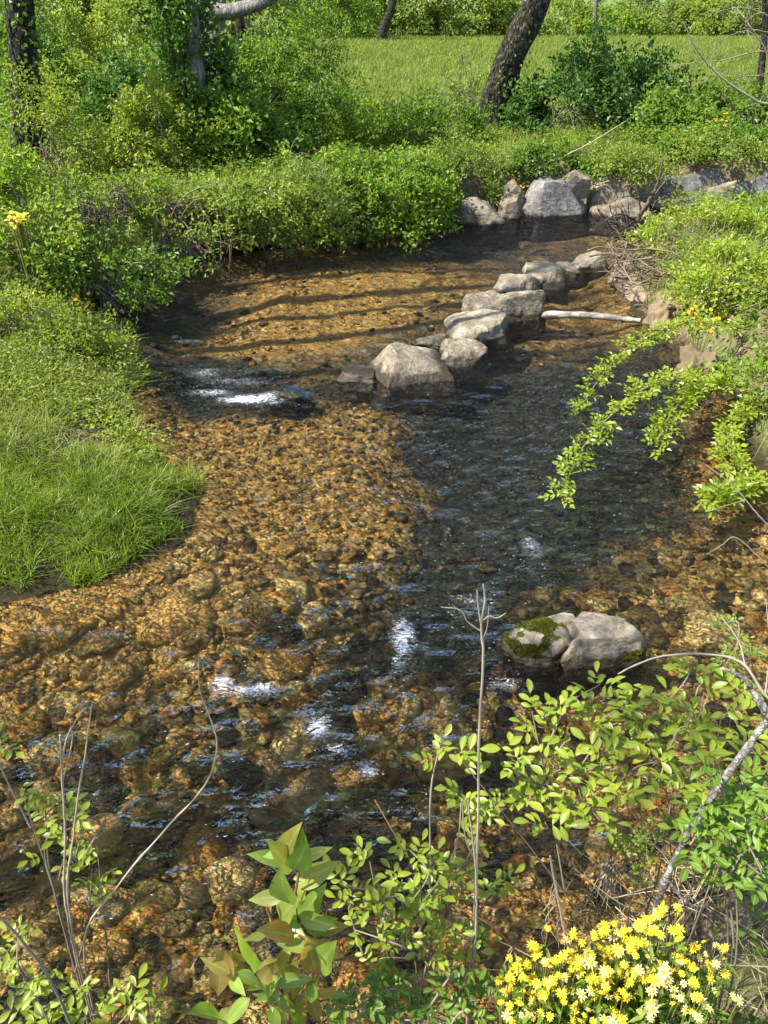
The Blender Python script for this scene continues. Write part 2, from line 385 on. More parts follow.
def bed_shade_fix(x, y, s):  # deep channel painted darker, gravel bars golden, near bed patchy
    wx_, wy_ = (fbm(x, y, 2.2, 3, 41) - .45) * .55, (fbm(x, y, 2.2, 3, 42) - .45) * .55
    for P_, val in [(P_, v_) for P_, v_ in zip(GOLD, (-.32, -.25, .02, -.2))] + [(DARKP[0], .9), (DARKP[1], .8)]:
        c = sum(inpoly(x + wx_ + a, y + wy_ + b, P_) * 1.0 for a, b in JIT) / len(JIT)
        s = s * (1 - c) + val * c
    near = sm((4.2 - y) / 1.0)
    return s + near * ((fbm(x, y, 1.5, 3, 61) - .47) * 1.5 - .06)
def gz(x, y): return float(ground_z(np.array([x]), np.array([y]))[0])
def hit(px, py, tmax=90):
    """the point of the ground seen at a pixel"""
    d = ray(px, py); t = np.linspace(.8, tmax, 3000)
    p = CAM + d * t[:, None]; below = np.where(p[:, 2] < ground_z(p[:, 0], p[:, 1]))[0]
    return p[below[0]] if len(below) else p[-1]

def axis(lo, a, b, hi, step, grow=1.13):
    mid = list(np.arange(a, b, step)); s = step; v = mid[-1]; up = []
    while v < hi: s *= grow; v += s; up.append(v)
    s = step; v = a; dn = []
    while v > lo: s *= grow; v -= s; dn.append(v)
    return np.array(dn[::-1] + mid + up)
gx = axis(-130, -5.5, 5.5, 130, .05); gy = axis(-25, 0, 15, 220, .05)
X, Y = np.meshgrid(gx, gy); Z, SD, BED_SHADE = ground_z(X, Y, True)
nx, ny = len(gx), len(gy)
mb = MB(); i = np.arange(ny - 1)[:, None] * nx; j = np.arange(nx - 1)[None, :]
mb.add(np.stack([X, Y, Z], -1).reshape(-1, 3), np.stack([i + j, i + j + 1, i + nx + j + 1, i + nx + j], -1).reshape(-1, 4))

m, nt, out = newmat('ground')
g = nd(nt, 'ShaderNodeNewGeometry'); Pp = g.outputs['Position']
A = nd(nt, 'ShaderNodeAttribute', attribute_name='shore'); S = nd(nt, 'ShaderNodeAttribute', attribute_name='bed_shade')
n1 = noise_tex(nt, Pp, 2.5, 8, .62); n2 = noise_tex(nt, Pp, 28, 6, .65); n3 = noise_tex(nt, Pp, .5, 5, .6)
soil = ramp(nt, n2.outputs[0], [(.3, (.06, .042, .025)), (.5, (.14, .10, .06)), (.7, (.26, .20, .13))])
turf = ramp(nt, n2.outputs[0], [(.3, (.05, .09, .016)), (.7, (.12, .17, .035))])
sy = nd(nt, 'ShaderNodeSeparateXYZ'); nt.links.new(Pp, sy.inputs[0])
far = ramp(nt, mth(nt, 'DIVIDE', mth(nt, 'ADD', sy.outputs[1], n1.outputs[0]), 30.0), [(.52, (0, 0, 0)), (.6, (1, 1, 1))])
meadow = ramp(nt, n3.outputs[0], [(.3, (.09, .15, .028)), (.7, (.14, .20, .045))])
land = mix(nt, far, mix(nt, mth(nt, 'MULTIPLY', ramp(nt, n1.outputs[0], [(.4, (0, 0, 0)), (.6, (1, 1, 1))]), .55), soil, turf), meadow)
wv = mix(nt, .07, Pp, n1.outputs['Color'], 'LINEAR_LIGHT')
v1 = nd(nt, 'ShaderNodeTexVoronoi'); v1.inputs['Scale'].default_value = 15; nt.links.new(wv, v1.inputs['Vector'])
v2 = nd(nt, 'ShaderNodeTexVoronoi'); v2.inputs['Scale'].default_value = 45; nt.links.new(Pp, v2.inputs['Vector'])
sp1 = nd(nt, 'ShaderNodeSeparateColor'); nt.links.new(v1.outputs['Color'], sp1.inputs[0])
sp2 = nd(nt, 'ShaderNodeSeparateColor'); nt.links.new(v2.outputs['Color'], sp2.inputs[0])
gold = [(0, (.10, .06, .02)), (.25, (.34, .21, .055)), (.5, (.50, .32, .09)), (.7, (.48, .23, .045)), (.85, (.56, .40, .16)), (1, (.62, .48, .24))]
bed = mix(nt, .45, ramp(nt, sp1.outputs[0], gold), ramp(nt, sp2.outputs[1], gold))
deep_shade = ramp(nt, n1.outputs[0], [(.3, (.022, .028, .032)), (.6, (.045, .048, .046)), (.8, (.12, .098, .06))])  # dark slate painted in for the light that deep water absorbs
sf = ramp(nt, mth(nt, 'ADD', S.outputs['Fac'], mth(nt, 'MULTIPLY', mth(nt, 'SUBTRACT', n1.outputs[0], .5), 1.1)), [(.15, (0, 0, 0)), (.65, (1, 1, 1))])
bed = mix(nt, sf, bed, deep_shade)
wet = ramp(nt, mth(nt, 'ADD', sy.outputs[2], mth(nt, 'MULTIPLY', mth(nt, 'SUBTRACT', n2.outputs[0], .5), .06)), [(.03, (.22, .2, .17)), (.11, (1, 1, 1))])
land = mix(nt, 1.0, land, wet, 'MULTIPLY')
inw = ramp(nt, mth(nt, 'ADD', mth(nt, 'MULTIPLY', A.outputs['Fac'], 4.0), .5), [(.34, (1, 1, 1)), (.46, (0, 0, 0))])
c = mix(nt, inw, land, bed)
p = nd(nt, 'ShaderNodeBsdfPrincipled'); nt.links.new(c, p.inputs['Base Color']); p.inputs['Roughness'].default_value = .9; p.inputs['Specular IOR Level'].default_value = .15
nt.links.new(bump(nt, mth(nt, 'ADD', n2.outputs[0], mth(nt, 'MULTIPLY', v1.outputs['Distance'], 1.0)), .8, .03), p.inputs['Normal'])
nt.links.new(p.outputs[0], out.inputs[0]); M['ground'] = m
me = mb.mesh('ground', m)
for nm, arr in (('shore', SD), ('bed_shade', BED_SHADE)):
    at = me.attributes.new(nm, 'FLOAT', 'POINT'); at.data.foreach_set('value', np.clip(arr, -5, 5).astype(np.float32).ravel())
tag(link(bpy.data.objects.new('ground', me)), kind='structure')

# ------------------------------------------------------------------ water
FOAM = [  # px, py, half width px, half height px, strength, turbulence
    (232, 382, 48, 7, .6, 1), (248, 400, 34, 5, 1.05, 1), (212, 393, 28, 5, .75, 1), (275, 402, 16, 6, .7, 1), (190, 346, 22, 3, .6, .7), (176, 342, 10, 2.5, .6, .6), (205, 374, 26, 5, .6, .8),
    (404, 638, 14, 24, 1.0, 1), (398, 665, 9, 16, .75, 1), (222, 686, 15, 18, .9, 1), (250, 690, 38, 9, .85, 1), (205, 660, 6, 16, .55, .9), (318, 728, 18, 15, .98, 1), (340, 752, 26, 10, .8, 1), (368, 770, 14, 12, .9, 1),
    (505, 684, 24, 10, .7, 1), (530, 545, 12, 22, .66, .8), (475, 600, 34, 8, .66, .8), (545, 575, 26, 8, .45, .7), (410, 420, 20, 4, .45, .6), (430, 400, 30, 4, .4, .5), (50, 632, 38, 7, .55, .7), (100, 634, 30, 6, .5, .7), (610, 700, 20, 9, .6, .9),
    (300, 650, 40, 14, .38, .8), (280, 620, 50, 20, .36, .7), (580, 330, 30, 4, .3, .5), (120, 800, 60, 40, .36, .6), (250, 790, 80, 50, .36, .6), (130, 700, 60, 20, .42, .7), (380, 560, 60, 30, .3, .6), (560, 500, 60, 30, .3, .6), (430, 500, 60, 30, .32, .6), (390, 800, 50, 40, .36, .6), (560, 190, 1, 1, 0, 0),
    (40, 745, 50, 25, .4, .7), (250, 720, 190, 70, .2, .5), (120, 650, 140, 30, .2, .45), (200, 860, 160, 60, .2, .42), (470, 560, 120, 60, .2, .55), (520, 440, 150, 70, .2, .62), (560, 370, 90, 25, .2, .5), (470, 640, 45, 30, .4, .8), (340, 690, 50, 30, .4, .8), (440, 700, 40, 30, .42, .7)]
wx = axis(-14, -3.2, 4.2, 14.5, .028, 1.2); wy = axis(.2, .9, 12.8, 13.5, .028, 1.2)
WX, WY = np.meshgrid(wx, wy); nwx, nwy = len(wx), len(wy)
fo = np.zeros_like(WX); tu = np.full_like(WX, .22)
for (px, py, hw, hh, st, tb) in FOAM:
    c = on_z(px, py); a = hw * depth(c) / FPX; b = abs(on_z(px, py - hh)[1] - on_z(px, py + hh)[1]) / 2
    q = np.exp(-(((WX - c[0]) / a) ** 2 + ((WY - c[1]) / b) ** 2) * .75)
    fo = np.maximum(fo, st * q); tu = np.maximum(tu, tb * np.exp(-(((WX - c[0]) / a / 1.6) ** 2 + ((WY - c[1]) / b / 1.6) ** 2) * .6))
# the pool above the boulder weir stands a hand higher than the run below it
weir = np.array([(-14, 6.3), (-3, 6.3), (-1.45, 6.55), (-.85, 6.6), (-.1, 7.0), (.7, 7.9), (1.5, 9.0), (2.0, 10.0), (2.6, 10.6), (6, 10.6), (14, 10.6)])
up = sm((WY - np.interp(WX, weir[:, 0], weir[:, 1])) / .5 + .5)
far = np.clip((WY - 2) / 6, 0, 1)
WZ = .045 * up + .008 * (fbm(WX * .8, WY * 1.7, 3.2, 3, 11) - .45) + .07 * tu * (fbm(WX, WY * 1.5, 7, 3, 21) - .45) + .028 * fo * (fbm(WX, WY, 22, 3, 31))
hc = on_z(291, 394); WZ += .085 * np.exp(-((WX - hc[0]) / .20) ** 2 - ((WY - hc[1]) / .13) ** 2)
mb = MB(); i = np.arange(nwy - 1)[:, None] * nwx; j = np.arange(nwx - 1)[None, :]
mb.add(np.stack([WX, WY, WZ], -1).reshape(-1, 3), np.stack([i + j, i + j + 1, i + nwx + j + 1, i + nwx + j], -1).reshape(-1, 4))
m, nt, out = newmat('stream_water')
g = nd(nt, 'ShaderNodeNewGeometry'); Pp = g.outputs['Position']
mp = nd(nt, 'ShaderNodeMapping'); mp.inputs['Rotation'].default_value = (0, 0, R(-20)); mp.inputs['Scale'].default_value = (1, 2.1, 1); nt.links.new(Pp, mp.inputs[0])
T = nd(nt, 'ShaderNodeAttribute', attribute_name='turb'); Fm = nd(nt, 'ShaderNodeAttribute', attribute_name='foam')
a1 = noise_tex(nt, mp.outputs[0], 5.0, 3, .55, .9); a2 = noise_tex(nt, mp.outputs[0], 17, 3, .55, 1.2); a3 = noise_tex(nt, Pp, 55, 2, .5, .6)
h = mth(nt, 'ADD', mth(nt, 'MULTIPLY', a1.outputs[0], 1.0), mth(nt, 'MULTIPLY', a2.outputs[0], .42))
h = mth(nt, 'MULTIPLY', h, mth(nt, 'ADD', .35, T.outputs['Fac']))
h = mth(nt, 'ADD', h, mth(nt, 'MULTIPLY', mth(nt, 'MULTIPLY', a3.outputs[0], .10), mth(nt, 'ADD', .25, T.outputs['Fac'])))
N = bump(nt, h, 1.0, .22)
tr = nd(nt, 'ShaderNodeBsdfTransparent'); tr.inputs[0].default_value = (.97, .95, .88, 1)
gl = nd(nt, 'ShaderNodeBsdfGlossy'); gl.inputs['Roughness'].default_value = .035; nt.links.new(N, gl.inputs['Normal'])
fr = nd(nt, 'ShaderNodeFresnel'); fr.inputs['IOR'].default_value = 1.333; nt.links.new(N, fr.inputs['Normal'])
ws = nd(nt, 'ShaderNodeMixShader'); nt.links.new(fr.outputs[0], ws.inputs[0]); nt.links.new(tr.outputs[0], ws.inputs[1]); nt.links.new(gl.outputs[0], ws.inputs[2])
mf = nd(nt, 'ShaderNodeMapping'); mf.inputs['Rotation'].default_value = (0, 0, R(12)); mf.inputs['Scale'].default_value = (1, 3.2, 1); nt.links.new(Pp, mf.inputs[0])
f1 = noise_tex(nt, mf.outputs[0], 7.5, 7, .66, 2.2); f2 = noise_tex(nt, Pp, 70, 4, .7, 1.0)
rdg = mth(nt, 'SUBTRACT', 1.0, mth(nt, 'ABSOLUTE', mth(nt, 'SUBTRACT', mth(nt, 'MULTIPLY', f1.outputs[0], 3.0), 1.5)))
ff = mth(nt, 'ADD', mth(nt, 'MULTIPLY', rdg, .55), mth(nt, 'MULTIPLY', f2.outputs[0], .42))
fk = ramp(nt, mth(nt, 'ADD', ff, mth(nt, 'MULTIPLY', Fm.outputs['Fac'], .34)), [(.89, (0, 0, 0)), (.97, (.42, .42, .42)), (1.07, (1, 1, 1))])
vs = nd(nt, 'ShaderNodeTexVoronoi'); vs.inputs['Scale'].default_value = 34; nt.links.new(mf.outputs[0], vs.inputs['Vector'])     # white flecks painted for sun glints on broken water
vc = nd(nt, 'ShaderNodeSeparateColor'); nt.links.new(vs.outputs['Color'], vc.inputs[0])
fl = mth(nt, 'MULTIPLY', mth(nt, 'LESS_THAN', vs.outputs['Distance'], mth(nt, 'MULTIPLY', vc.outputs[1], .20)), mth(nt, 'LESS_THAN', vc.outputs[0], mth(nt, 'MULTIPLY', mth(nt, 'SUBTRACT', T.outputs['Fac'], .27), .55)))
fk = mth(nt, 'MAXIMUM', fk, fl)
fd = nd(nt, 'ShaderNodeBsdfDiffuse'); fd.inputs[0].default_value = (.72, .74, .76, 1); nt.links.new(bump(nt, ff, .8, .02), fd.inputs['Normal'])
wf = nd(nt, 'ShaderNodeMixShader'); nt.links.new(mth(nt, 'MULTIPLY', fk, .74), wf.inputs[0]); nt.links.new(ws.outputs[0], wf.inputs[1]); nt.links.new(fd.outputs[0], wf.inputs[2])
nt.links.new(wf.outputs[0], out.inputs[0]); M['water'] = m
me = mb.mesh('stream_water', m)
for nm, arr in (('foam', fo), ('turb', tu)):
    at = me.attributes.new(nm, 'FLOAT', 'POINT'); at.data.foreach_set('value', arr.astype(np.float32).ravel())
tag(link(bpy.data.objects.new('stream_water', me)), kind='structure')

# ------------------------------------------------------------------ stones on the bed
import bmesh
def ico(sub):
    bm = bmesh.new(); bmesh.ops.create_icosphere(bm, subdivisions=sub, radius=1)
    v = np.array([q.co[:] for q in bm.verts]); f = np.array([[q.index for q in t.verts] for t in bm.faces]); bm.free(); return v, f
rg = np.random.default_rng(77)
m, nt, out = newmat('creek_stones')
g = nd(nt, 'ShaderNodeNewGeometry')
n = noise_tex(nt, g.outputs['Position'], 30, 5, .65); n0 = noise_tex(nt, g.outputs['Position'], 3.0, 4, .6)
ri = mth(nt, 'ADD', g.outputs['Random Per Island'], mth(nt, 'MULTIPLY', mth(nt, 'SUBTRACT', n0.outputs[0], .5), .5))
c = ramp(nt, ri, [(.02, (.018, .016, .012)), (.2, (.045, .034, .018)), (.34, (.12, .08, .028)), (.48, (.34, .20, .05)), (.60, (.50, .22, .04)), (.70, (.46, .31, .10)), (.84, (.55, .41, .18)), (.97, (.22, .15, .05))])
c = mix(nt, 1.0, c, ramp(nt, n.outputs[0], [(.34, (.34, .31, .26)), (.5, (.95, .95, .9)), (.66, (1.35, 1.35, 1.3))]), 'MULTIPLY')
p = nd(nt, 'ShaderNodeBsdfPrincipled'); nt.links.new(c, p.inputs['Base Color']); p.inputs['Roughness'].default_value = .8; p.inputs['Specular IOR Level'].default_value = .2
sl_ = nd(nt, 'ShaderNodeAttribute', attribute_name='bed_shade')
c = mix(nt, mth(nt, 'MULTIPLY', sl_.outputs['Fac'], -1.1, clamp=True), c, ramp(nt, n.outputs[0], [(.3, (.26, .155, .045)), (.5, (.44, .28, .09)), (.7, (.58, .42, .18))]))     # golden gravel; next, stones painted darker to stand in for deep water
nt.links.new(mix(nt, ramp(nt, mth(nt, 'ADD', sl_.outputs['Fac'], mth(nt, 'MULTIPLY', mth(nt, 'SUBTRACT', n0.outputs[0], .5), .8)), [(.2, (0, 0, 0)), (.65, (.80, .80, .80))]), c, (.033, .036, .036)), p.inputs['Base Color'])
nt.links.new(bump(nt, n.outputs[0], .8, .02), p.inputs['Normal']); nt.links.new(p.outputs[0], out.inputs[0]); M['stones'] = m
mb = MB(); SI = []
for (sub, n, x0, x1, y0, y1, s0, s1, keep) in ((2, 3600, -3, 3.2, 1.0, 4.0, .02, .062, .75), (2, 420, -2.6, 2.4, 1.0, 3.6, .055, .12, .8), (1, 11000, -3, 3.2, 1.0, 6.8, .010, .028, 1), (1, 3000, -2.4, 3.0, 4.0, 7, .018, .042, .7), (1, 2600, -3.2, 3, 6.8, 12, .015, .05, .45)):
    v, f = ico(sub)
    x = rg.uniform(x0, x1, n); y = rg.uniform(y0, y1, n); z, sd, si = ground_z(x, y, True)
    ok = (sd < .03) & (rg.random(n) < keep * np.clip(1.15 - si * 1.15, .08, 1)); x, y, z, si = x[ok], y[ok], z[ok], si[ok]; k = len(x)
    s = s0 * (s1 / s0) ** (rg.random(k) ** 1.5)
    sc = s[:, None] * rg.uniform(.7, 1.3, (k, 3)) * [1.15, 1, .48]
    ph = rg.uniform(0, 6.28, (k, 3, 1)); fr_ = rg.uniform(1.2, 2.6, (k, 3, 1)); u = norm(rg.normal(size=(k, 3, 3)))
    lump = 1 + .16 * np.sin(np.einsum('kic,vc->kiv', u, v) * fr_ * 2 + ph).sum(1)
    V = v[None] * lump[..., None] * sc[:, None, :]
    an = rg.uniform(0, 6.28, k); ca, sa = np.cos(an)[:, None], np.sin(an)[:, None]
    V = np.stack([V[..., 0] * ca - V[..., 1] * sa, V[..., 0] * sa + V[..., 1] * ca, V[..., 2] + rg.uniform(-.3, .3, (k, 1)) * V[..., 0]], -1)
    zz = np.minimum(z + sc[:, 2] * .35, -.02 - sc[:, 2] * 1.0)
    V += np.stack([x, y, zz], -1)[:, None, :]
    SI.append(np.repeat(si, len(v)))
    mb.add(V.reshape(-1, 3), (f[None] + (np.arange(k) * len(v))[:, None, None]).reshape(-1, 3))
gv = mb.obj('creek_gravel', M['stones']); at = gv.data.attributes.new('bed_shade', 'FLOAT', 'POINT'); at.data.foreach_set('value', np.concatenate(SI).astype(np.float32))
tag(gv, 'ochre and brown cobbles covering the creek bed under the clear water', 'gravel', kind='stuff')

# ------------------------------------------------------------------ boulders
def rock_mesh(name, rng, W, D, H, mat, cuts=9, rough=.12, sub=5, rotz=0, lean=0, taper=.25, extra=()):
    v, f = ico(sub); v = v.copy(); pw = rng.uniform(4.5, 9)
    a = rng.uniform(-.5, .5); v = np.stack([v[:, 0] * math.cos(a) - v[:, 1] * math.sin(a), v[:, 0] * math.sin(a) + v[:, 1] * math.cos(a), v[:, 2]], 1)
    v /= (np.abs(v) ** pw).sum(1)[:, None] ** (1 / pw)
    pl = [(norm(rng.normal(size=3) * [1, 1, .7] + [0, 0, .25]), rng.uniform(.66, 1.04)) for _ in range(cuts)]
    pl.append((norm(np.array([rng.uniform(-.35, .35), rng.uniform(-.3, .1), 1.0])), .68))
    pl += [(norm(np.array(n)), d * 1.3) for n, d in extra]
    for n, d in pl:
        e = v @ n - d; v -= np.where(e > 0, e * .96, 0)[:, None] * n
    o = rng.uniform(0, 50, 3)
    dsp = np.array([mnoise.fractal(Vector((q * 1.3 + o)), 1.0, 2.1, 5) for q in v])
    dsp2 = np.array([mnoise.ridged_multi_fractal(Vector((q * 1.9 + o)), 1.0, 2.2, 4, 1.0, 2.0) for q in v])
    v = v * (1 + rough * dsp + rough * .28 * (1.0 - dsp2))[:, None]
    v -= (v.max(0) + v.min(0)) / 2 * [1, 1, 0]; v[:, :2] /= (np.ptp(v[:, :2], axis=0) / 2)
    v[:, 2] = (v[:, 2] / v[:, 2].max())
    v[:, 2] = np.maximum(v[:, 2], -1.0)
    k = 1 + taper * (.25 - v[:, 2])[:, None] * .6; v[:, :2] *= k
    c, s = math.cos(rotz), math.sin(rotz)
    v = np.stack([v[:, 0] * W / 2, v[:, 1] * D / 2, v[:, 2] * H], 1)
    v[:, 0] += lean * v[:, 2]
    v = np.stack([v[:, 0] * c - v[:, 1] * s, v[:, 0] * s + v[:, 1] * c, v[:, 2]], 1)
    b = MB(); b.add(v, f); return b.mesh(name, mat), v
def rock(seed, x0, y0, x1, y1, mat, label, group=None, z0=0.0, dr=.95, rotz=0, lean=0, base=None, name='boulder', hmin=.05, hs=1.0, **kw):
    """a rock that fills the pixel box, standing at height z0 (its foot at y1)"""
    rng = np.random.default_rng(seed)
    fp = on_z((x0 + x1) / 2, y1, z0); d = depth(fp); W = (x1 - x0) * d / FPX * 1.02; D = W * dr
    th = math.atan2(CAMZ - z0, fp[1])
    h = (y1 - y0) * (d + D / 2) / FPX
    H = max(hmin, (h - D * .72 * math.sin(th)) / math.cos(th)) * hs
    me, v = rock_mesh(name, rng, W, D, H, mat, rotz=rotz, lean=lean, **kw)
    o = bpy.data.objects.new(name, me); o.location = (fp[0], fp[1] + D * .42, z0); link(o)
    tag(o, label, 'rock', group); o['H'] = H; return o
G1 = 'boulders in the weir line across the creek'; G2 = 'boulders along the far bank'
rock(1, 361, 334, 449, 384, M['rock_tan'], 'pale wedge-shaped boulder at the near end of the weir line, crossed by a shadow stripe', G1, hs=.85, dr=0.95, rotz=R(10), rough=.07, cuts=5, extra=[((.42, -.1, .95), .36), ((-.8, -.25, .6), .50), ((.1, -.8, .65), .52), ((.1, .7, .7), .6)])
rock(2, 440, 328, 492, 366, M['rock_tan'], 'small rounded boulder wedged just right of the pale wedge-shaped one in the weir', G1, hs=.7, dr=1.0, extra=[((.2, -.8, .4), .6)])
rock(3, 444, 300, 514, 348, M['rock_tan'], 'broad flat-topped brown-grey boulder behind the small rounded one in the weir', G1, hs=.7, dr=1.05, rotz=R(-8), extra=[((0, -.25, 1), .6)])
rock(4, 467, 281, 524, 323, M['rock_tan'], 'sloping tan boulder leaning against the tilted slab in mid weir', G1, hs=.7, dr=0.9, rotz=R(30))
rock(5, 490, 274, 543, 322, M['rock_tan'], 'tilted ridged slab with dark hollowed face in mid weir', G1, hs=.7, dr=0.8, rotz=R(-35), lean=.12, extra=[((.75, -.6, .25), .45)])
rock(6, 490, 264, 543, 298, M['rock_tan'], 'hump-backed boulder in the weir behind the tilted slab', G1, hs=.7, dr=1.0, rotz=R(-20), extra=[((.8, -.4, .3), .6)])
rock(7, 522, 254, 570, 289, M['rock_tan'], 'smooth pale boulder upstream of the hump-backed one in the weir', G1, hs=.7, dr=1.0, rotz=R(10), extra=[((.2, -.8, .4), .6)])
rock(8, 548, 256, 586, 276, M['rock_tan'], 'low flat slab touching the smooth pale boulder in the weir', G1, hs=.7, dr=.8)
rock(9, 570, 252, 612, 273, M['rock_tan'], 'last low boulder of the weir, nearest the driftwood pile', G1, dr=.7)
rock(10, 336, 364, 376, 383, M['rock_tan'], 'small low stone left of the pale wedge-shaped boulder', None, dr=1.1, name='low_stone', hmin=.05)
rock(11, 414, 333, 458, 350, M['rock_tan'], 'dull grey stone barely above water behind the small rounded boulder', None, dr=.7, name='low_stone', hmin=.04)
rock(12, 518, 292, 534, 305, M['rock_tan'], 'little tan stone beside the pale log, below the tilted slab', None, name='small_stone')
o = rock(13, 270, 386, 312, 406, M['rock_slime'], 'dark slimy stone sheeted with smooth water at the riffle edge', None, dr=.7, name='washed_stone', hmin=.04, z0=-.03)
# far bank
rock(21, 452, 199, 508, 228, M['rock_warm'], 'rounded tan boulder at the left end of the far bank stones', G2, dr=.7)
rock(22, 494, 194, 524, 222, M['rock_warm'], 'small brown boulder between the rounded tan and the big grey one', G2, dr=.8)
rock(23, 526, 174, 600, 221, M['rock_grey'], 'big blue-grey faceted boulder, biggest on the far bank', G2, hs=.85, dr=0.75, cuts=14, rough=.08, rotz=R(8), lean=-.08, extra=[((.05, -.9, .35), .35), ((-.8, -.3, .3), .55), ((.7, -.25, .6), .5)])
rock(24, 586, 176, 634, 206, M['rock_warm'], 'tan angular boulder to the right of the big blue-grey one, above the flat slab', G2, z0=.12, dr=.6, extra=[((.1, -.8, .5), .55)])
rock(25, 594, 197, 654, 221, M['rock_warm'], 'low brown slab at the water below the tan angular boulder', G2, dr=.6)
rock(26, 646, 160, 730, 203, M['rock_grey'], 'long grey boulder partly behind the right bank shrubs', G2, z0=.1, hs=.85, dr=0.6, cuts=14, extra=[((.1, -.9, .35), .45)])
rock(27, 727, 158, 790, 206, M['rock_grey'], 'grey boulder cut by the right edge of the photo', G2, z0=.05, hs=.85, dr=0.8, cuts=14, extra=[((.1, -.9, .3), .45)])
rock(28, 626, 168, 664, 190, M['rock_warm'], 'brown boulder half covered by weeds, left of the long grey one', G2, z0=.3, dr=.6)
rock(29, 500, 180, 522, 196, M['rock_warm'], 'little brown stone under orange flowers at the far bank', G2, z0=.3, dr=.7)
rock(30, 562, 170, 592, 186, M['rock_warm'], 'small pale stone showing above the big blue-grey boulder', G2, z0=.45, dr=.8)
rock(31, 655, 196, 706, 212, M['rock_warm'], 'flat brown slab at the water below the long grey boulder', G2, z0=.02, dr=.6)
rock(32, 706, 180, 734, 206, M['rock_warm'], 'brown stone wedged between the two grey boulders on the right', G2, z0=.1, dr=.7)
rock(33, 592, 207, 606, 218, M['rock_warm'], 'fist-sized tan stone between the big grey boulder and the low slab', G2, dr=.8)
# the foreground boulder with its crack and moss
rng = np.random.default_rng(41)
fp = on_z(579, 668); d = depth(fp); W = 152 * d / FPX
v, f = ico(6); v = v.copy(); v /= (np.abs(v) ** 4.5).sum(1)[:, None] ** (1 / 4.5)
for n, q in (((.02, -.22, 1), .80), ((.15, -.95, .45), .80), ((-.72, -.1, .75), .86), ((-.4, -.75, .5), .92), ((.9, .1, .35), 1.0), ((-.5, .6, .6), 1.02), ((.35, .6, .75), 1.02), ((.75, -.6, .2), 1.08), ((-.9, -.5, .1), 1.02), ((.7, .7, .1), 1.1), ((-.15, .25, 1), .86)):
    n = norm(np.array(n)); e = v @ n - q; v -= np.where(e > 0, e * .96, 0)[:, None] * n
ds = np.array([mnoise.fractal(Vector(q * 1.5 + 7), 1.0, 2.1, 6) for q in v]); d2 = np.array([mnoise.ridged_multi_fractal(Vector(q * 2.2 + 3), 1.0, 2.2, 4, 1.0, 2.0) for q in v])
v *= (1 + .07 * ds + .025 * (1 - d2))[:, None]
crack = v[:, 0] + .10 - .16 * v[:, 1] + .06 * np.sin(v[:, 2] * 6 + 1) + .05 * np.sin(v[:, 1] * 6)
v -= (np.exp(-(crack / .05) ** 2) * .15)[:, None] * norm(v) * 1.9 * (v[:, 2:3] > -.3)
v[:, 2] += np.where(crack > 0, .07, -.09)
v[:, :2] /= np.ptp(v[:, :2], axis=0) / 2; v[:, 2] /= v[:, 2].max()
v = v * [W / 2, W * .23, .155]
b = MB(); b.add(v, f); t = b.obj('boulder', rock_mat('rock_front', (.13, .105, .07), (.23, .195, .14), (.34, .30, .23), wet=.11), loc=(fp[0], fp[1] + W * .20, .0))
tag(t, 'pale cracked boulder with moss on its left and front, alone in the near riffle', 'rock')
# moss cushions on it: tufts of tiny leaves seated on the surface
vn_ = norm(v / np.array([W / 2, W * .23, .155])); sel = np.where((v[:, 2] > .03) & ((vn_ @ norm(np.array([-.85, .1, .5])) > .66) | ((v[:, 0] > .02) & (v[:, 0] > .2) & (v[:, 1] < -W * .12) & (v[:, 2] < .07))))[0]
pk = sel[rng.integers(0, len(sel), 15000)]; assert len(sel) > 50
nn = norm(norm(v[pk] / np.array([W / 2, W * .23, .155]) ** 2) + rng.normal(size=(15000, 3)) * .5)
keep = fbm(v[pk, 0], v[pk, 1] + v[pk, 2], 9, 3, 4) + .05 * rng.random(15000) > .36
mb = MB(); leaves(mb, (v[pk] + rng.normal(size=(15000, 3)) * .003)[keep], nn[keep], norm(rng.normal(size=(keep.sum(), 3))), .008, .006)
mb.obj('moss', M['moss'], t, smooth=False)

